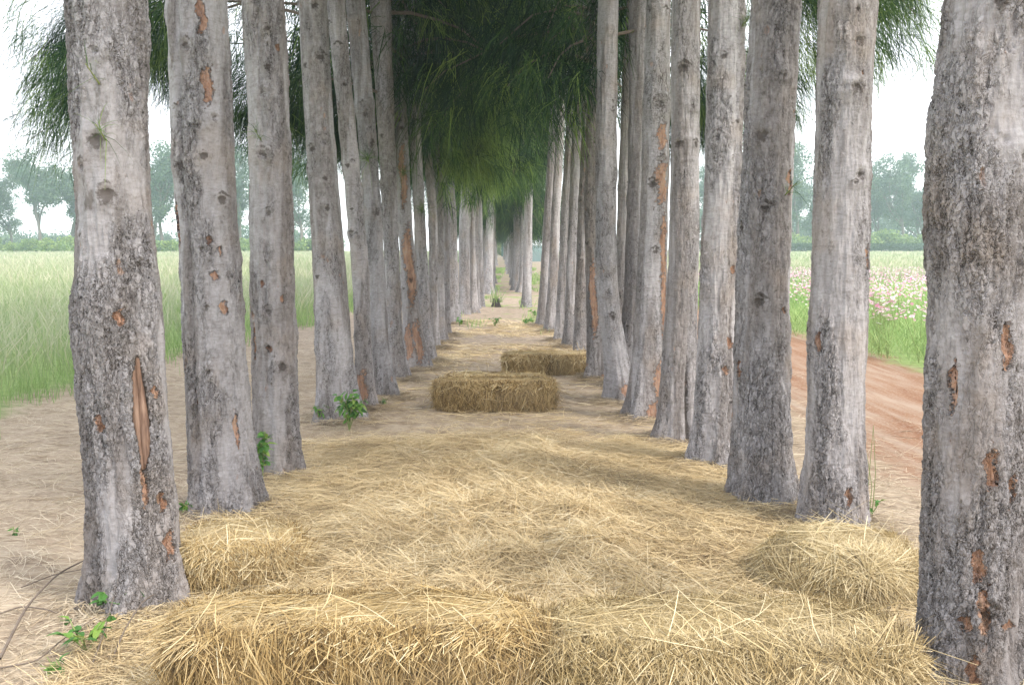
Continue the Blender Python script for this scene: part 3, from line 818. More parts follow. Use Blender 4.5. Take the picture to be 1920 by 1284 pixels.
low_limb(('L', 4), 3.3, 125, 60, 8.6, 24, 34, .5, .22)
low_limb(('L', 5), 3.5, 60, 250, 8.6, 16, 34, .35, .10)
low_limb(('L', 6), 3.8, 20, 90, 8.4, 18, 22, .35, .16)
low_limb(('L', 7), 3.4, 290, 120, 10.5, 22, 26, .4, .2)
low_limb(('L', 6), 3.0, 440, 190, 9.4, 40, 44, .45, .2)
low_limb(('L', 7), 3.0, 560, 230, 11.0, 36, 40, .45, .22)
low_limb(('L', 8), 2.9, 640, 250, 11.8, 36, 40, .45, .22)
low_limb(('L', 3), 3.4, 105, 190, 7.4, 16, 36, .6, .10, .5)
low_limb(('R', 7), 3.0, 1330, 190, 10.6, 40, 40, .6, .22)
low_limb(('R', 5), 3.6, 1690, 60, 8.0, 34, 38, .8, .22)
low_limb(('R', 4), 3.5, 1740, 20, 7.4, 20, 30, .6, .18)
low_limb(('R', 6), 3.3, 1510, 170, 9.2, 34, 36, .7, .22)
low_limb(('L', 10), 4.1, 900, 280, 14.0, 70, 22, .95, .22, .2, .009)  # mid-avenue limbs: paler needle tone stands in for light through the gap
low_limb(('L', 11), 4.0, 880, 300, 14.6, 70, 22, .95, .22, .2, .009)
low_limb(('L', 12), 3.8, 905, 330, 16.5, 60, 22, .8, .22, .2, .009)
low_limb(('R2', 0), 3.6, 965, 330, 18.5, 50, 20, .6, .25, .2, .009)

# ------------------------------------------------------------------ straw bales
def strand_cloud(n, P, Nrm, along, spread, L, W, lift=.02, out=.08, droop=.25, seg=4, tone=None):
    """strands lying on a surface: points P, normals Nrm, preferred direction along"""
    r = rng.normal(0, 1, (n, 3))
    D = along + r * spread
    D -= Nrm * np.sum(D * Nrm, 1, keepdims=True)
    D = norm(D) + Nrm * rng.normal(.0, out, (n, 1))
    D = norm(D)
    side = norm(np.cross(D, Nrm + rng.normal(0, .45, (n, 3))))
    Ls = rng.uniform(L[0], L[1], n)
    P0 = P - D * Ls[:, None] * .5 + Nrm * rng.uniform(-.006, lift, (n, 1))
    bend = rng.normal(0, .30, (n, 3)) * rng.choice([.4, 1.0, 1.8], (n, 1)); bend[:, 2] -= droop * .5
    bend -= D * np.sum(bend * D, 1, keepdims=True)
    bn = np.sum(bend * Nrm, 1, keepdims=True)
    bend -= Nrm * (bn + np.abs(bn) * .25)
    return ribbons(P0, D, Ls, rng.uniform(W[0], W[1], n), bend, seg, side=side, taper=(.8, 1, 1, .9, .5), tone=tone)

def rounded_box(lx, ly, lz, n=26, sag=0.0, e=4.0, seed=0, rough=.02):
    """superellipsoid-like block standing on z=0, with lumps"""
    u = np.linspace(-1, 1, n)
    faces_v, faces_q, k = [], [], 0
    for ax in range(3):
        for sg in (-1, 1):
            a, b = np.meshgrid(u, u, indexing='ij')
            p = np.zeros((n, n, 3)); o = [i for i in range(3) if i != ax]
            p[..., ax] = sg; p[..., o[0]] = a; p[..., o[1]] = b
            faces_v.append(p.reshape(-1, 3))
            i = (np.arange(n - 1)[:, None] * n + np.arange(n - 1)[None, :])
            q = np.stack([i, i + n, i + n + 1, i + 1], -1).reshape(-1, 4)
            if (ax in (0, 2)) == (sg < 0): q = q[:, ::-1]
            faces_q.append(q + k); k += n * n
    v = np.concatenate(faces_v); q = np.concatenate(faces_q)
    l = (np.abs(v) ** e).sum(1, keepdims=True) ** (1 / e)
    v = v / l
    nr = norm(np.sign(v) * np.abs(v) ** (e - 1) / np.array([lx, ly, lz]))
    v = v * np.array([lx, ly, lz]) * .5
    v = v + nr * ((fbm(v * 9 + seed * 7.7, seed, 3) - .5) * rough * 2.2)[:, None]
    v[:, 2] += lz * .5
    gr = np.sin(v[:, 0] * 31 + 4 * fbm(v * 5 + seed, seed, 2) * 3) * .5 + np.sin(v[:, 0] * 73 + seed) * .3
    v += nr * (rough * .35 * gr * (1 - np.abs(nr[:, 2])))[:, None]
    if sag: v[:, 2] -= sag * np.clip(v[:, 2] / lz, 0, 1) * (np.abs(v[:, 0]) / (lx * .5)) ** 2
    return v, q, nr

def bale(loc, rz, size, n, label, mat, e=5.0, sag=0.0, seed=0, front_dir=(0, 0, -1), L=(.1, .28), W=(.0028, .0048), tone_mu=.5, messy=.5, rough=.02, name="straw_bale", cat="bale", wisps=1.0):
    lx, ly, lz = size
    v, q, nr = rounded_box(lx, ly, lz, 30, sag, e, seed, rough)
    A = Acc(); A.add((v - np.array([0, 0, lz * .5])) * np.array([.985, .96, .90]) + np.array([0, 0, lz * .48]), q, mat=1, tone=.3, t=0.)
    # surface samples, area weighted
    a = np.linalg.norm(np.cross(v[q[:, 1]] - v[q[:, 0]], v[q[:, 3]] - v[q[:, 0]]), axis=1)
    a = a * (nr[q[:, 0], 2] > -.5)
    idx = rng.choice(len(q), n, p=a / a.sum())
    w = rng.random((n, 2))
    P = v[q[idx, 0]] * ((1 - w[:, :1]) * (1 - w[:, 1:])) + v[q[idx, 1]] * (w[:, :1] * (1 - w[:, 1:])) + v[q[idx, 2]] * (w[:, :1] * w[:, 1:]) + v[q[idx, 3]] * ((1 - w[:, :1]) * w[:, 1:])
    N = nr[q[idx, 0]]
    top = N[:, 2:] > .6
    al = np.where(top, np.array([.8, .5, 0]), np.array(front_dir, float) + np.zeros((n, 3)))
    tone = np.clip(rng.normal(tone_mu, .23, n) + np.where(top[:, 0], .16, -.06), 0, 1)  # tops paler, sides darker: shade put into the strand tone
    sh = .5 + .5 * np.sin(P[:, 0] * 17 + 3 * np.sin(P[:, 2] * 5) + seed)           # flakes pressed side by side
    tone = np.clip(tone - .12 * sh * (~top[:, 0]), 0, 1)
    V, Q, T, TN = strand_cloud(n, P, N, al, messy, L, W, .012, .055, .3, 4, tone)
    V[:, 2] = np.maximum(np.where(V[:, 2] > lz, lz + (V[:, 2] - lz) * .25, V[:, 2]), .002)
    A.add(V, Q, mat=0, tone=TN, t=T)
    m = int(n * .022 * wisps)                                                       # loose wisps that stand off
    idx = rng.choice(n, m)
    V, Q, T, TN = strand_cloud(m, P[idx] + N[idx] * .012, N[idx], al[idx], 1.2, (L[0], L[1] * 1.2), W, .02, .20, .5, 4, np.clip(tone[idx] + .15, 0, 1))
    V[:, 2] = np.maximum(V[:, 2], .002)
    A.add(V, Q, mat=0, tone=TN, t=T)
    o = link(name, A.mesh(name, [mat, M_CORE]), loc)
    o.rotation_euler = (0, 0, rz)
    return tag(o, label, cat, "straw bales in the avenue")

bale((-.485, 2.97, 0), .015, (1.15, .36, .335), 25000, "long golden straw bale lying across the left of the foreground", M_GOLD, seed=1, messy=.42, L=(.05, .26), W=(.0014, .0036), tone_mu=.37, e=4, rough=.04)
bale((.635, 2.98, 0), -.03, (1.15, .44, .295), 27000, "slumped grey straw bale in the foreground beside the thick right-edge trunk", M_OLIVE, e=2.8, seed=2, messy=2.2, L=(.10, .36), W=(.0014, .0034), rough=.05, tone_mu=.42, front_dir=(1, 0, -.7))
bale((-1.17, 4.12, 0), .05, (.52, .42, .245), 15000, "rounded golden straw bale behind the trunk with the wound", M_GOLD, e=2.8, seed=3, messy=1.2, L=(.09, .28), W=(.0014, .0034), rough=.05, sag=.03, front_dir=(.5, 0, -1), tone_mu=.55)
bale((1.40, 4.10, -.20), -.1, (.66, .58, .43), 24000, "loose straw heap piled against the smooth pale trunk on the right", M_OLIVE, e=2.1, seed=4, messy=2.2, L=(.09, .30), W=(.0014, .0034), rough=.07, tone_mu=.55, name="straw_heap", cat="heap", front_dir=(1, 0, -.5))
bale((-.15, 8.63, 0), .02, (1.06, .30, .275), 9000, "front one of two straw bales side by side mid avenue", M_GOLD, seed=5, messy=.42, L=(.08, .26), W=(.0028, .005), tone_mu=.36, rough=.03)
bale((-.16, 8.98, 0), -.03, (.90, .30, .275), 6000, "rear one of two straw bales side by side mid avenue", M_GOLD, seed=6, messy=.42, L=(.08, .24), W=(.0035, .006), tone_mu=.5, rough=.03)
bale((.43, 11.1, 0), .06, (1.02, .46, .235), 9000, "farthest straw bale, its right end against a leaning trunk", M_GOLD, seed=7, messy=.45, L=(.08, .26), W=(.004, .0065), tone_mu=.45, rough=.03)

# ------------------------------------------------------------------ straw on the ground
def ground_straw(name, label, n, fx, fy, mat, L, W, dens=None, lift=.03, along=(1, .3, 0), spread=.9, out=.07, tone_mu=.5):
    x = fx(n); y = fy(n)
    if dens is not None:
        k = rng.random(len(x)) < dens(x, y); x, y = x[k], y[k]
    z = gz(x, y); n = len(x); e = .03
    N = norm(np.stack([-(gz(x + e, y) - z) / e, -(gz(x, y + e) - z) / e, np.ones(n)], -1))
    P = np.stack([x, y, z], -1)
    cl = fbm(np.stack([x * 3, y * 3, 0 * x], -1), 31, 3)
    ang = (vnoise(np.stack([x * 2.2, y * 2.2, 0 * x + 5], -1), 41) - .5) * 4.5
    al = np.stack([along[0] * np.cos(ang) - along[1] * np.sin(ang), along[0] * np.sin(ang) + along[1] * np.cos(ang), 0 * x], -1)
    tone = np.clip(rng.normal(tone_mu, .24, n) + (cl - .5) * 1.0, 0, 1)
    V, Q, T, TN = strand_cloud(n, P + N * .004, N, al, spread, L, W, lift, out, .25, 4, tone)
    o = link(name, mk_mesh(name, V, Q, mats=[mat], attrs=dict(tone=TN, t=T)))
    return tag(o, kind="stuff", label=label, cat="straw")
def carpet_d(x, y):
    lump = fbm(np.stack([x * 2.4, y * 2.0, 0 * x], -1), 21, 3)
    edge = np.clip((1.62 + .25 * (lump - .5) - np.abs(x - (.05))) / .35, 0, 1)
    return edge * np.clip((7.35 - y + 1.6 * (lump - .5)) / .9, .04, 1) * np.clip(.45 + 1.1 * lump, 0, 1)
U = lambda a, b: (lambda n: rng.uniform(a, b, n))
ground_straw("straw_carpet", "thick loose golden straw strewn between the front bales and the middle bales", 240000, U(-1.8, 1.8), lambda n: 2.95 + 5.6 * rng.random(n) ** 1.35, M_PALE, (.08, .34), (.0013, .0031), carpet_d, .04, spread=1.7, out=.10)
ground_straw("straw_scatter", "thin straw scattered along the avenue floor behind the middle bales", 22000, U(-1.5, 1.5), U(8.0, 19.0), M_PALE, (.12, .34), (.0045, .008), lambda x, y: np.clip(2.2 * (fbm(np.stack([x * 1.2, y * .8, 0 * x], -1), 77, 3) - .36), .03, 1) * np.where(y < 11.5, .45, 1) * np.clip((1.5 - np.abs(x)) / .4, .2, 1), .02)
ground_straw("straw_litter", "weathered straw litter on the bare ground left of the avenue", 44000, lambda n: rng.uniform(-4.6, -1.2, n), lambda n: 2.4 + 13 * rng.random(n) ** 1.7, M_GREY, (.06, .26), (.0014, .0034), lambda x, y: np.clip(.3 + 1.4 * (fbm(np.stack([x * 1.6, y * 1.6, 0 * x], -1), 55, 3) - .25), 0, 1) * np.clip((x + 4.6) / .6, 0, 1), .02)
ground_straw("straw_verge", "weathered straw litter between the right row and the red track", 26000, lambda n: rng.uniform(1.35, 3.3, n), lambda n: 2.6 + 12 * rng.random(n) ** 1.5, M_GREY, (.06, .26), (.0014, .0036), lambda x, y: np.clip((3.0 - x) / 1.0, .1, 1), .02)

near_t = [t for t in TREES if t['Y'] < 19]
def foot_x(n):
    k = rng.integers(0, len(near_t), n); a = rng.uniform(0, 6.283, n)
    r0 = np.array([t['r'][0] for t in near_t])[k]
    rad = r0 * .9 + np.abs(rng.normal(0, .11, n))
    foot_x.y = np.array([t['Y'] for t in near_t])[k] + np.sin(a) * rad
    return np.array([t['x'] for t in near_t])[k] + np.cos(a) * rad
ground_straw("foot_litter", "brown needles and dry straw gathered round the feet of the trees", 34000, foot_x, lambda n: foot_x.y, M_GREY, (.06, .24), (.002, .0042), None, .035, spread=1.6, out=.14, tone_mu=.28)

# ------------------------------------------------------------------ fields
def field(name, label, n, xr, yr, mat, hgt, w0, keep, pw=1.6, cat="grass", tone_mu=.5, top=(.5, .8, 1.6, .5), mess=.16):
    y = yr[0] + (yr[1] - yr[0]) * rng.random(n) ** pw
    x = rng.uniform(xr[0], xr[1], n)
    k = keep(x, y); x, y = x[k], y[k]; n = len(x)
    d = np.hypot(x, y)
    cl = fbm(np.stack([x * .5, y * .35, 0 * x], -1), 61, 3)
    P = np.stack([x, y, rng.random(n) * hgt * (mess > .3)], -1)
    D = np.stack([rng.normal(0, mess, n), rng.normal(0, mess, n), np.ones(n)], -1)
    b = rng.normal(0, .22, (n, 3)); b[:, 2] = -.05
    tone = np.clip(rng.normal(tone_mu, .26, n) + (cl - .5) * 1.0, 0, 1)
    L = hgt * rng.uniform(.65, 1.12, n) * (.85 + .35 * cl)
    sd = np.stack([np.ones(n), rng.normal(0, .5, n), 0 * x], -1)
    v, q, t, tn = ribbons(P, D, L, w0 * np.maximum(d / 12, .8) * rng.uniform(.7, 1.3, n), b, 3, side=norm(sd), taper=top, tone=tone)
    return tag(link(name, mk_mesh(name, v, q, mats=[mat], attrs=dict(t=t, tone=tn))), kind="stuff", label=label, cat=cat)
inview = lambda x, y, m=.06: np.abs(x) < y * .54 + 1.5
edgeL = lambda y: -4.55 + .06 * np.maximum(y - 8, 0) * (y < 40) - .25 * np.sin(y * 1.7)
field("grass_field", "tall pale seeding grass filling the field on the left", 250000, (-65, -3.0), (7, 104), M_GRASS, .74, .006, lambda x, y: (x < edgeL(y) + rng.normal(0, .15, len(x))) & inview(x, y), 2.1)
field("grass_verge", "short bright green grass along the edge of the left field", 16000, (-6.4, -3.0), (7, 26), M_VERGE, .26, .005, lambda x, y: (np.abs(x - edgeL(y) + .25 + rng.normal(0, .2, len(x))) < .45), 1.4, top=(1, 1, .8, .2))
field("grass_meadow", "pale grass field beyond the flowers on the right", 80000, (3.2, 80), (33, 140), M_GRASS, .66, .010, lambda x, y: inview(x, y) & (x > 4.8), 1.7)
edgeR = lambda y: 4.75 - .05 * np.maximum(y - 10, 0) - .15 * np.sin(y * 2.1)
field("flower_field_leaves", "feathery green leaves of the cosmos field on the right", 150000, (3.0, 24), (8.5, 36), M_VERGE, .26, .007, lambda x, y: (x > edgeR(y) + rng.normal(0, .12, len(x))) & inview(x, y), 1.5, cat="leaves", top=(.6, 1, .8, .3), mess=.7)

def flower_mesh(P, R, colr, tilt):
    """cosmos heads: eight notched petals around a yellow eye"""
    n = len(P); np_ = 8
    z = norm(np.stack([tilt[:, 0], tilt[:, 1], np.ones(n)], -1))
    a = norm(np.cross(z, np.array([.3, 1, .2]))); b = np.cross(z, a)
    V, Qs, Cs = [], [], []
    k = 0
    for i in range(np_):
        th = i * 2 * math.pi / np_
        for (rr, dth, h) in ((.16, 0, 0), (.8, -.34, .12), (1.0, 0, .06), (.8, .34, .12)):
            c_, s_ = math.cos(th + dth), math.sin(th + dth)
            V.append(P + R[:, None] * (rr * (a * c_ + b * s_) + z * h)); Cs.append(colr)
        Qs.append([k, k + 1, k + 2, k + 3]); k += 4
    for i in range(4):
        th = i * math.pi / 2
        V.append(P + R[:, None] * (.17 * (a * math.cos(th) + b * math.sin(th)) + z * .05)); Cs.append(np.tile([.65, .42, .05, 1.], (n, 1)))
    Qs.append([k, k + 1, k + 2, k + 3]); k += 4
    V = np.stack(V, 1); Cs = np.stack(Cs, 1)
    Q = np.array(Qs)[None] + (np.arange(n) * k)[:, None, None]
    return V.reshape(-1, 3), Q.reshape(-1, 4), Cs.reshape(-1, 4)
def flower_cols(n):
    pal = np.array([[.68, .30, .50, 1], [.72, .44, .60, 1], [.80, .76, .77, 1], [.60, .14, .38, 1], [.76, .58, .68, 1]])
    return pal[rng.choice(5, n, p=[.28, .3, .14, .1, .18])]
nf = 42000
fy = 10 + 24 * rng.random(nf) ** 1.25; fx = rng.uniform(3.6, 22, nf)
den = fbm(np.stack([fx * 1.3, fy * .9, 0 * fx], -1), 91, 3)
k = (fx > edgeR(fy) + .35) & inview(fx, fy) & (rng.random(nf) < np.clip((den - .30) * 2.0 + .1, .1, .8) * np.clip((fy - 9) / 8, .14, .85))
fx, fy = fx[k], fy[k]; nf = len(fx)
FP = np.stack([fx, fy, rng.uniform(.42, .72, nf)], -1)
v, q, c = flower_mesh(FP, rng.uniform(.014, .026, nf), flower_cols(nf), np.stack([rng.normal(-.1, .5, nf), rng.normal(-.7, .5, nf)], -1))
tag(link("cosmos_flowers", mk_mesh("cosmos_flowers", v, q, mats=[M_PETAL], cols=dict(pcol=c))), kind="stuff", label="pink and white cosmos flowers covering the field on the right", cat="flowers")

def cosmos_plant(loc):
    root = thing("cosmos_plant", loc, "cosmos plant with pink flowers at the near edge of the flower field", "flower", "cosmos plants at the field edge", random.uniform(0, 6.28))
    A = Acc(); heads = []
    for i in range(random.randint(3, 5)):
        top = np.array([random.uniform(-.16, .16), random.uniform(-.16, .16), random.uniform(.45, .8)])
        pts = np.array([[0, 0, 0], top * np.array([.3, .3, .4]), top * np.array([.7, .7, .75]), top])
        vv, qq, tr = tube(pts, [.004, .0035, .003, .002], 5); A.add(vv, qq, tr, mat=1, tone=.5)
        m = 34
        tt = rng.uniform(.1, .9, m); pp = top * tt[:, None]
        vv, qq, t_, tn = ribbons(pp, rng.normal(0, 1, (m, 3)) + np.array([0, 0, .7]), rng.uniform(.06, .15, m), np.full(m, .004), rng.normal(0, .2, (m, 3)), 2, taper=(1, .9, .3), tone=rng.uniform(.2, .9, m))
        A.add(vv, qq, mat=0, tone=tn); heads.append(top)
    link("stem_foliage", A.mesh("stem_foliage", [M_VERGE, M_GSTEM]), parent=root)
    for h in heads:
        vv, qq, cc = flower_mesh(h[None], np.array([random.uniform(.034, .044)]), flower_cols(1), np.array([[random.uniform(-.4, .4), random.uniform(-1, .2)]]))
        link("flower", mk_mesh("flower", vv, qq, mats=[M_PETAL], cols=dict(pcol=cc)), parent=root)
for i in range(26):
    y = random.uniform(9.6, 15); cosmos_plant((float(edgeR(np.array(y))) + random.uniform(.15, 1.3), y, 0))

# ------------------------------------------------------------------ small leafy plants and twigs
def leaf_geo(P, D, up, L, W):
    """pointed oval leaves folded along the midrib"""
    n = len(P); D = norm(D); S = norm(np.cross(D, up)); U_ = np.cross(S, D)
    L = L[:, None]; W = W[:, None]
    pts = [P, P + D * L * .35 + S * W * .5 + U_ * W * .15, P + D * L * .4, P + D * L * .35 - S * W * .5 + U_ * W * .15,
           P + D * L * .72 + S * W * .36 - U_ * L * .03, P + D * L * .75 - U_ * L * .06, P + D * L * .72 - S * W * .36 - U_ * L * .03, P + D * L - U_ * L * .18]
    V = np.stack(pts, 1)
    Q = np.array([[1, 4, 5, 2], [2, 5, 6, 3]]); T = np.array([[0, 1, 2], [0, 2, 3], [4, 7, 5], [5, 7, 6]])
    o = (np.arange(n) * 8)[:, None, None]
    return V.reshape(-1, 3), (Q[None] + o).reshape(-1, 4), (T[None] + o).reshape(-1, 3)
def seedling(loc, h, rad, nstem, nleaf, ls, label, group=None, name="leafy_seedling", vine=False, dirv=None):
    root = thing(name, loc, label, "plant", group)
    S, F = Acc(), Acc()
    for i in range(nstem):
        az = random.uniform(0, 6.28); r = rad * random.uniform(.4, 1)
        end = np.array([math.cos(az) * r, math.sin(az) * r, h * random.uniform(.6, 1.05)])
        if dirv is not None: end = np.array(dirv) * random.uniform(.6, 1.05) + rng.normal(0, rad * .3, 3)
        tt = np.linspace(0, 1, 6)[:, None]
        pts = end * tt + np.array([0, 0, h * .25]) * np.sin(tt * math.pi) + rng.normal(0, .008, (6, 3)) * tt
        pts[:, 2] = np.maximum(pts[:, 2], .0)
        v, q, tr = tube(pts, np.linspace(.0035, .0015, 6), 5); S.add(v, q, tr, tone=.5)
        m = nleaf
        t = rng.uniform(.25, 1.0, m)
        P = np.stack([np.interp(t, tt[:, 0], pts[:, k_]) for k_ in range(3)], -1)
        D = rng.normal(0, 1, (m, 3)) * np.array([1, 1, .35]) + np.array([0, 0, -.25])
        up = norm(np.array([0, 0, 1]) + rng.normal(0, .4, (m, 3)))
        v, q, tr = leaf_geo(P, D, up, rng.uniform(.6, 1.1, m) * ls, rng.uniform(.32, .5, m) * ls)
        F.add(v, q, tr, tone=np.repeat(rng.uniform(.15, .95, m), 8))
    link("stem", S.mesh("stem", [M_GSTEM], True), parent=root)
    link("leaves", F.mesh("leaves", [M_LEAF], False), parent=root)
def gp(px, py): P = gnd(px, py); P[2] = float(gz(P[0], P[1])); return P
P = gp(655, 812); seedling(P, .30, .17, 12, 10, .085, "bushy bright green plant at the foot of a straight left trunk")
seedling(gp(600, 800), .17, .08, 4, 5, .06, "small leafy sprig left of the bushy plant's trunk")
P = gp(492, 912); seedling(P, .32, .12, 7, 9, .075, "leafy green vine between the second and third left trunks")
P = gp(360, 972); seedling(P, .11, .12, 8, 7, .055, "low green weed at the left foot of the second trunk")
seedling(gp(392, 968), .22, .06, 3, 4, .07, "thin leafy shoot against the front of the second left trunk")
P = gp(215, 1165); seedling(P, .11, .08, 4, 4, .075, "leafy sprout at the foot of the wounded trunk")
P = gp(165, 1225); seedling(P, .12, .16, 5, 5, .075, "trailing green vine leaves among twigs at the lower left")
seedling(gp(120, 1262), .05, .08, 3, 3, .06, "small low leaves at the bottom left corner")
seedling(gp(715, 768), .06, .06, 4, 5, .06, "small sprig beside the reddish-footed left trunk")
seedling(gp(30, 1002), .03, .03, 3, 3, .035, "tiny green sprout on the straw at the left edge")
seedling(gp(1632, 975), .10, .06, 3, 4, .05, "small yellow green sprout right of the straw heap")
seedling(gp(928, 612), .16, .15, 6, 6, .07, "young green plant alone in the middle of the far path")
seedling(gp(862, 612), .16, .13, 5, 6, .07, "green weed at the end of the left row's first stretch")
seedling(gp(985, 608), .12, .25, 7, 6, .08, "low green weeds on the right of the far path")
seedling(gp(1000, 592), .10, .20, 6, 6, .08, "low weed behind the far path on the right")
# thin grass stalk right of the heap
A = Acc(); Pq = gp(1628, 980)
for i in range(4):
    hgt = random.uniform(.25, .62)
    pts = np.array([[0, 0, 0], [.01, 0, hgt * .5], [random.uniform(-.03, .05), .01, hgt]]) + np.array([i * .02 - .03, i * .01, 0])
    v, q, tr = tube(pts, [.003, .002, .0012], 5); A.add(v, q, tr, tone=.7)
tag(link("grass_stalk", A.mesh("grass_stalk", [M_GSTEM]), Pq), "thin upright grass stalks right of the smooth pale trunk", "grass")

def twig(name, pix, r, label, lift=.02, mat=None):
    pts = []
    for (px, py, h) in pix:
        P = gnd(px, py); g = float(gz(P[0], P[1])); pts.append([P[0], P[1], max(g, 0) + lift + h])
    pts = np.array(pts); tt = np.linspace(0, 1, len(pts)); f = np.linspace(0, 1, 24)
    pp = np.stack([np.interp(f, tt, pts[:, k_]) for k_ in range(3)], -1)
    kk = np.array([.2, .6, .2])
    for _ in range(4): pp[1:-1] = pp[:-2] * .25 + pp[1:-1] * .5 + pp[2:] * .25
    o0 = pp[0].copy()
    v, q, tr = tube(pp - o0, np.linspace(r, r * .5, 24), 7)
    A = Acc(); A.add(v, q, tr)
    tag(link(name, A.mesh(name, [mat or M_TWIG], True), o0), label, "twig", "fallen twigs")
twig("fallen_twig", [(0, 1245, 0), (50, 1160, .03), (110, 1110, .06), (178, 1070, .05)], .0055, "long bent brown twig curving up to the wounded trunk")
twig("fallen_twig", [(0, 1160, 0), (40, 1150, .01), (90, 1158, .01), (150, 1180, 0)], .004, "dark thin twig bowed across the litter at the left edge")
twig("fallen_twig", [(0, 1262, 0), (70, 1255, .01), (120, 1222, .03), (180, 1190, .04)], .0035, "thin dark twig below the trailing vine leaves")
twig("fallen_twig", [(40, 1110, 0), (100, 1095, .02), (178, 1080, .02)], .003, "thin straight twig pointing at the wounded trunk's foot")
twig("dry_stem", [(205, 1260, 0), (235, 1210, .04), (270, 1170, .06), (310, 1145, .05)], .003, "pale dry stem leaning against the front left bale", mat=M_TWIG)
twig("dry_stem", [(170, 1265, 0), (195, 1215, .03), (218, 1165, .08)], .003, "pale dry stem rising beside the trailing vine", mat=M_TWIG)

# stump on the far path
P = gp(930, 576)
A = Acc(); hs = np.array([0, .06, .16, .2]);
v, q, tr = tube(np.stack([0 * hs, 0 * hs, hs], -1), [.13, .10, .085, .08], 12); A.add(v, q, tr, knot=.7, orange=0., rough=.6)
st = thing("tree_stump", P, "small dark stump with sprouting grass on the far path", "stump")
link("wood", A.mesh("wood", [M_BARK], True), parent=st)
n = 60
v, q, t_, tn = ribbons(rng.normal(0, .06, (n, 3)) * np.array([1, 1, 0]) + np.array([0, 0, .1]), rng.normal(0, .35, (n, 3)) + np.array([0, 0, 1]), rng.uniform(.15, .4, n), np.full(n, .012), rng.normal(0, .25, (n, 3)), 3, taper=(1, 1, .7, .2))
link("sprouts", mk_mesh("sprouts", v, q, mats=[M_VERGE], attrs=dict(tone=tn)), parent=st)

# green weeds along the far left foot of the second stretch
field("path_weeds", "patches of green weeds along both sides of the far path", 14000, (-1.6, 1.4), (15.5, 60), M_VERGE, .13, .005,
      lambda x, y: (rng.random(len(x)) < np.clip((fbm(np.stack([x * 1.4, y * .5, 0 * x], -1), 17, 3) - .5) * 5, 0, 1)) & (np.abs(x + .12 + .0 * y) > .28), 1.0, cat="weeds", top=(1, 1, .8, .2))

# ------------------------------------------------------------------ background trees, bushes, hedge
def cluster_leaves(A, ctr, rad, n, size, tone0=.5, squash=.8):
    d = norm(rng.normal(size=(n, 3))) * (rng.random((n, 1)) ** .45) * rad * np.array([1, 1, squash])
    P = ctr + d
    D = norm(rng.normal(size=(n, 3))); S = norm(np.cross(D, rng.normal(size=(n, 3))))
    s_ = size * rng.uniform(.6, 1.3, (n, 1))
    V = np.stack([P - D * s_ * .5, P + S * s_ * .28, P + D * s_ * .5, P - S * s_ * .28], 1).reshape(-1, 3)
    Q = np.arange(n * 4).reshape(-1, 4)
    A.add(V, Q, tone=np.repeat(np.clip(rng.normal(tone0, .22, n), 0, 1), 4))
def bg_tree_meshes(seed, H, spread, dens=1.0):
    random.seed(seed)
    T, Cn = Acc(), Acc()
    def grow(p, d, L, r, lev):
        n = 5; pts = [p]
        for i in range(n):
            d = norm(d + rng.normal(0, .13, 3) + np.array([0, 0, .10])); pts.append(pts[-1] + d * L / n)
        v, q, tr = tube(pts, np.linspace(r, r * .6, n + 1), 6 if lev < 2 else 4); T.add(v, q, tr)
        if lev >= 1:
            for k_ in range(3 if lev > 1 else 2):
                c = pts[-1 - k_] + rng.normal(0, .3, 3)
                cluster_leaves(Cn, c, random.uniform(.4, .9) * H / 9, int(130 * dens), .18 * H / 9, random.uniform(.3, .75))
        if lev < 3:
            for k_ in range(random.randint(2, 3) + (lev == 0)):
                i = random.randint(2, n)
                dd = norm(d + rng.normal(0, .5 * spread, 3) * np.array([1, 1, .5]) + np.array([0, 0, .12]))
                grow(pts[i], dd, L * random.uniform(.6, .85), r * .58, lev + 1)
    grow(np.zeros(3), np.array([random.uniform(-.15, .15), 0, 1.0]), H * .36, H * .018, 0)
    return T.mesh("trunk", [M_TREEBARK], True), Cn.mesh("crown", [M_TREELEAF])
BG = [bg_tree_meshes(s_, 10, sp, dn) for (s_, sp, dn) in ((3, 1.0, 1.0), (8, 1.2, .8), (15, .9, 1.1), (23, 1.3, .6))]
def bg_tree(px, Y, H, k, label, group):
    P = at(px, 470, Y)
    root = thing("broadleaf_tree", (P[0], Y, 0), label, "tree", group, random.uniform(0, 6.28))
    s_ = H / 10.0 * 1.5
    for nm, me in zip(("trunk", "crown"), BG[k]):
        o = link(nm, me, parent=root); o.scale = (s_, s_, s_)
    return root
gL, gR = "hazy trees beyond the left field", "hazy trees beyond the right field"
spot = [(75, 112, 9.0, 0, "rounded hazy tree with a forked trunk at the far left beyond the field"),
        (132, 116, 10.5, 2, "tallest hazy tree showing just left of the wounded trunk"),
        (20, 118, 7.0, 3, "thin sparse hazy tree at the left edge of the picture"),
        (-40, 116, 9.0, 1, "hazy tree cut by the left edge of the picture"),
        (205, 118, 9.5, 1, "hazy tree hidden mostly behind the wounded trunk"),
        (308, 112, 9.5, 3, "airy V-forked hazy tree between the first two left trunks"),
        (290, 124, 9.0, 0, "bushy hazy tree behind the airy forked tree"),
        (455, 116, 9.0, 2, "hazy tree between the second and third left trunks"),
        (562, 114, 8.5, 3, "thin-branched hazy tree between the third and fourth left trunks"),
        (400, 120, 9.5, 1, "hazy tree hidden mostly behind the second left trunk"),
        (520, 122, 9.5, 0, "hazy tree hidden mostly behind the third left trunk")]
for (px, Y, H, k, lb) in spot: bg_tree(px, Y, H, k, lb, gL)
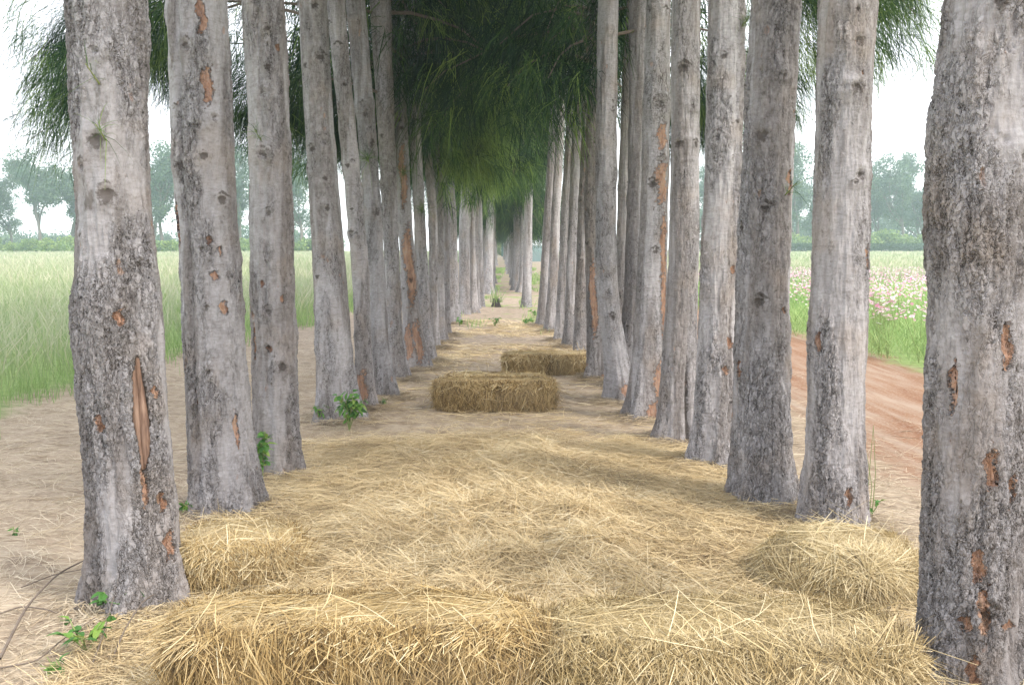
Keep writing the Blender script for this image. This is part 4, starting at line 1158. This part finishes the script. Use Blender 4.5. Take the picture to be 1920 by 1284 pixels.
spotR = [(1500, 128, 10.0, 2, "hazy tree between the flaking and the smooth right trunks"),
         (1462, 138, 9.0, 0, "hazy tree left of the flaking right trunk"),
         (1565, 134, 9.0, 1, "hazy tree hidden mostly behind the smooth right trunk"),
         (1648, 136, 7.8, 0, "low rounded hazy tree just right of the smooth pale trunk"),
         (1690, 130, 9.8, 3, "tall airy hazy tree midway between the smooth and the thick right trunks"),
         (1735, 134, 9.6, 2, "tall hazy tree just left of the thick right-edge trunk"),
         (1800, 132, 9.6, 1, "hazy tree hidden mostly behind the thick right-edge trunk"),
         (1400, 134, 9.0, 1, "hazy tree seen left of the flaking right trunk's neighbour"),
         (1330, 136, 9.0, 3, "hazy tree glimpsed between the crowded right trunks")]
for (px, Y, H, k, lb) in spotR: bg_tree(px, Y, H, k, lb, gR)

def bush_mesh(seed, w, h, mat, n=1500, size=.16):
    A = Acc(); random.seed(seed)
    for i in range(16):
        c = np.array([random.uniform(-.42, .42) * w, random.uniform(-.3, .3) * w, h * random.uniform(.25, .72)])
        cluster_leaves(A, c, h * random.uniform(.22, .36), n // 16, size, random.uniform(.3, .8))
    return A.mesh("bush", [mat])
BUSH = [bush_mesh(s_, 3.0, 2.0, M_BUSHLEAF, 2600, .22) for s_ in (1, 2, 3)]
def bush(px, Y, s_, k, label, group):
    P = at(px, 470, Y)
    o = link("bush", BUSH[k], (P[0], Y, 0)); o.scale = (s_, s_, s_); o.rotation_euler = (0, 0, random.uniform(0, 6))
    tag(o, label, "bush", group)
for i, px in enumerate((-30, 8, 40, 75, 105, 140)):
    bush(px, 109 + random.uniform(-2, 2), random.uniform(.9, 1.3), i % 3, "pale green bush under the hazy trees left of the wounded trunk", "pale bushes beyond the left field")
for i, px in enumerate((285, 305, 330)):
    bush(px, 109, random.uniform(.9, 1.2), i % 3, "pale green bush between the first two left trunks", "pale bushes between the first two left trunks")
for i, px in enumerate((445, 462, 552, 580)):
    bush(px, 110, random.uniform(.9, 1.2), i % 3, "pale green bush between the second and fourth left trunks", "pale bushes between the nearer left trunks")
for i, (px, s_) in enumerate(((1640, 1.55), (1668, 1.3), (1712, 1.25), (1745, 1.0))):
    bush(px, 126 + i, s_ * 1.2, i % 3, "rounded pale bush rising behind the clipped hedge on the right", "rounded bushes behind the hedge")
bush(1515, 126, 1.7, 1, "rounded pale bush seen left of the smooth right trunk", "rounded bushes behind the hedge")
# far-off woodland that reads as one mass behind the single trees
def wood(name, label, x0, x1, Y, hlo, hhi, n):
    A = Acc()
    for i in range(n):
        x = random.uniform(x0, x1); hh = hlo + (hhi - hlo) * float(fbm(np.array([[x * .12, 3.3, Y]]), 5, 3)[0]) ** 1.0 * random.uniform(.5, 1.25)
        c = np.array([x - x0, random.uniform(-3, 3), hh * random.uniform(.15, .95)])
        cluster_leaves(A, c, random.uniform(.8, 1.7), 90, .42, random.uniform(.2, .85))
    tag(link(name, A.mesh(name, [M_TREELEAF]), (x0, Y, 0)), kind="stuff", label=label, cat="woodland")
wood("far_wood", "pale far-off woodland behind the hazy trees on the left", at(-200, 470, 150)[0], at(640, 470, 150)[0], 150, 1.5, 6.5, 420)
wood("far_wood", "pale blue far-off woodland behind the hedge on the right", at(1280, 470, 160)[0], at(2000, 470, 160)[0], 160, 2.5, 12.0, 520)
# long clipped hedge
A = Acc()
xa, xb = at(1290, 470, 123)[0], at(1900, 470, 123)[0]
n = 26000
P = np.stack([rng.uniform(xa, xb, n), 123 + rng.uniform(-.6, .6, n), 1.55 * rng.random(n) ** .8 + .05 * rng.normal(size=n)], -1)
D = norm(rng.normal(size=(n, 3))); S_ = norm(np.cross(D, rng.normal(size=(n, 3)))); s_ = rng.uniform(.12, .26, (n, 1))
A.add(np.stack([P - D * s_ * .5, P + S_ * s_ * .3, P + D * s_ * .5, P - S_ * s_ * .3], 1).reshape(-1, 3) - np.array([xa, 123, 0]), np.arange(n * 4).reshape(-1, 4), tone=np.repeat(np.clip(rng.normal(.45, .2, n), 0, 1), 4))
tag(link("clipped_hedge", A.mesh("clipped_hedge", [M_HEDGELEAF]), (xa, 123, 0)), "long dark flat-topped hedge at the far side of the right field", "hedge")

# ------------------------------------------------------------------ far end of the avenue
M_POST = plain("green_paint", (.03, .09, .075), .5)
M_PANEL = plain("blue_green_panel", (.16, .27, .28), .6)
def box_geo(x0, x1, y0, y1, z0, z1):
    v = np.array([[x, y, z] for z in (z0, z1) for (x, y) in ((x0, y0), (x1, y0), (x1, y1), (x0, y1))], float)
    q = [[3, 2, 1, 0], [4, 5, 6, 7], [0, 1, 5, 4], [1, 2, 6, 5], [2, 3, 7, 6], [3, 0, 4, 7]]
    return v, q
Pp = at(942, 470, 117)
A = Acc(); v, q = box_geo(-.12, .12, -.12, .12, 0, 2.6); A.add(v, q); v, q = box_geo(-.17, .17, -.17, .17, 2.602, 2.70); A.add(v, q)
tag(link("gate_post", A.mesh("gate_post", [M_POST]), (Pp[0], 117, 0)), "dark green post closing the far end of the avenue", "post")
bush(934, 119, .55, 0, "low green bush at the very end of the avenue", "bushes at the end of the avenue")
bush(934, 127, 1.5, 2, "bright yellow green bush glimpsed through the far end of the avenue", "bushes at the end of the avenue")
Pp = at(1004, 470, 78)
root = thing("fence_panel", (Pp[0], 78, 0), "blue green fence panel glimpsed between the far right trunks", "fence")
A = Acc()
for k_ in range(16): v, q = box_geo(-.8 + k_ * .1, -.71 + k_ * .1, -.02, .02, .1, 1.35); A.add(v, q)
link("panel", A.mesh("panel", [M_PANEL]), parent=root)
for xx in (-.88, .82):
    A = Acc(); v, q = box_geo(xx, xx + .07, -.04, .04, 0, 1.45); A.add(v, q)
    link("post", A.mesh("post", [M_PANEL]), parent=root)

# ------------------------------------------------------------------ haze
s = NT("haze")
vol = s.N("ShaderNodeVolumePrincipled".replace("ShaderNode", ""), {"Color": (.74, .90, .96, 1), "Density": .0017, "Anisotropy": .2})
s.l.new(vol.outputs[0], s.out.inputs[1])
v, q = box_geo(-222, 222, -32, 232, -1.2, 15.5)
A = Acc(); A.add(v, q)
hz = link("haze", A.mesh("haze", [s.m]))
tag(hz, kind="stuff", label="pale bluish haze in the air over the fields", cat="haze")
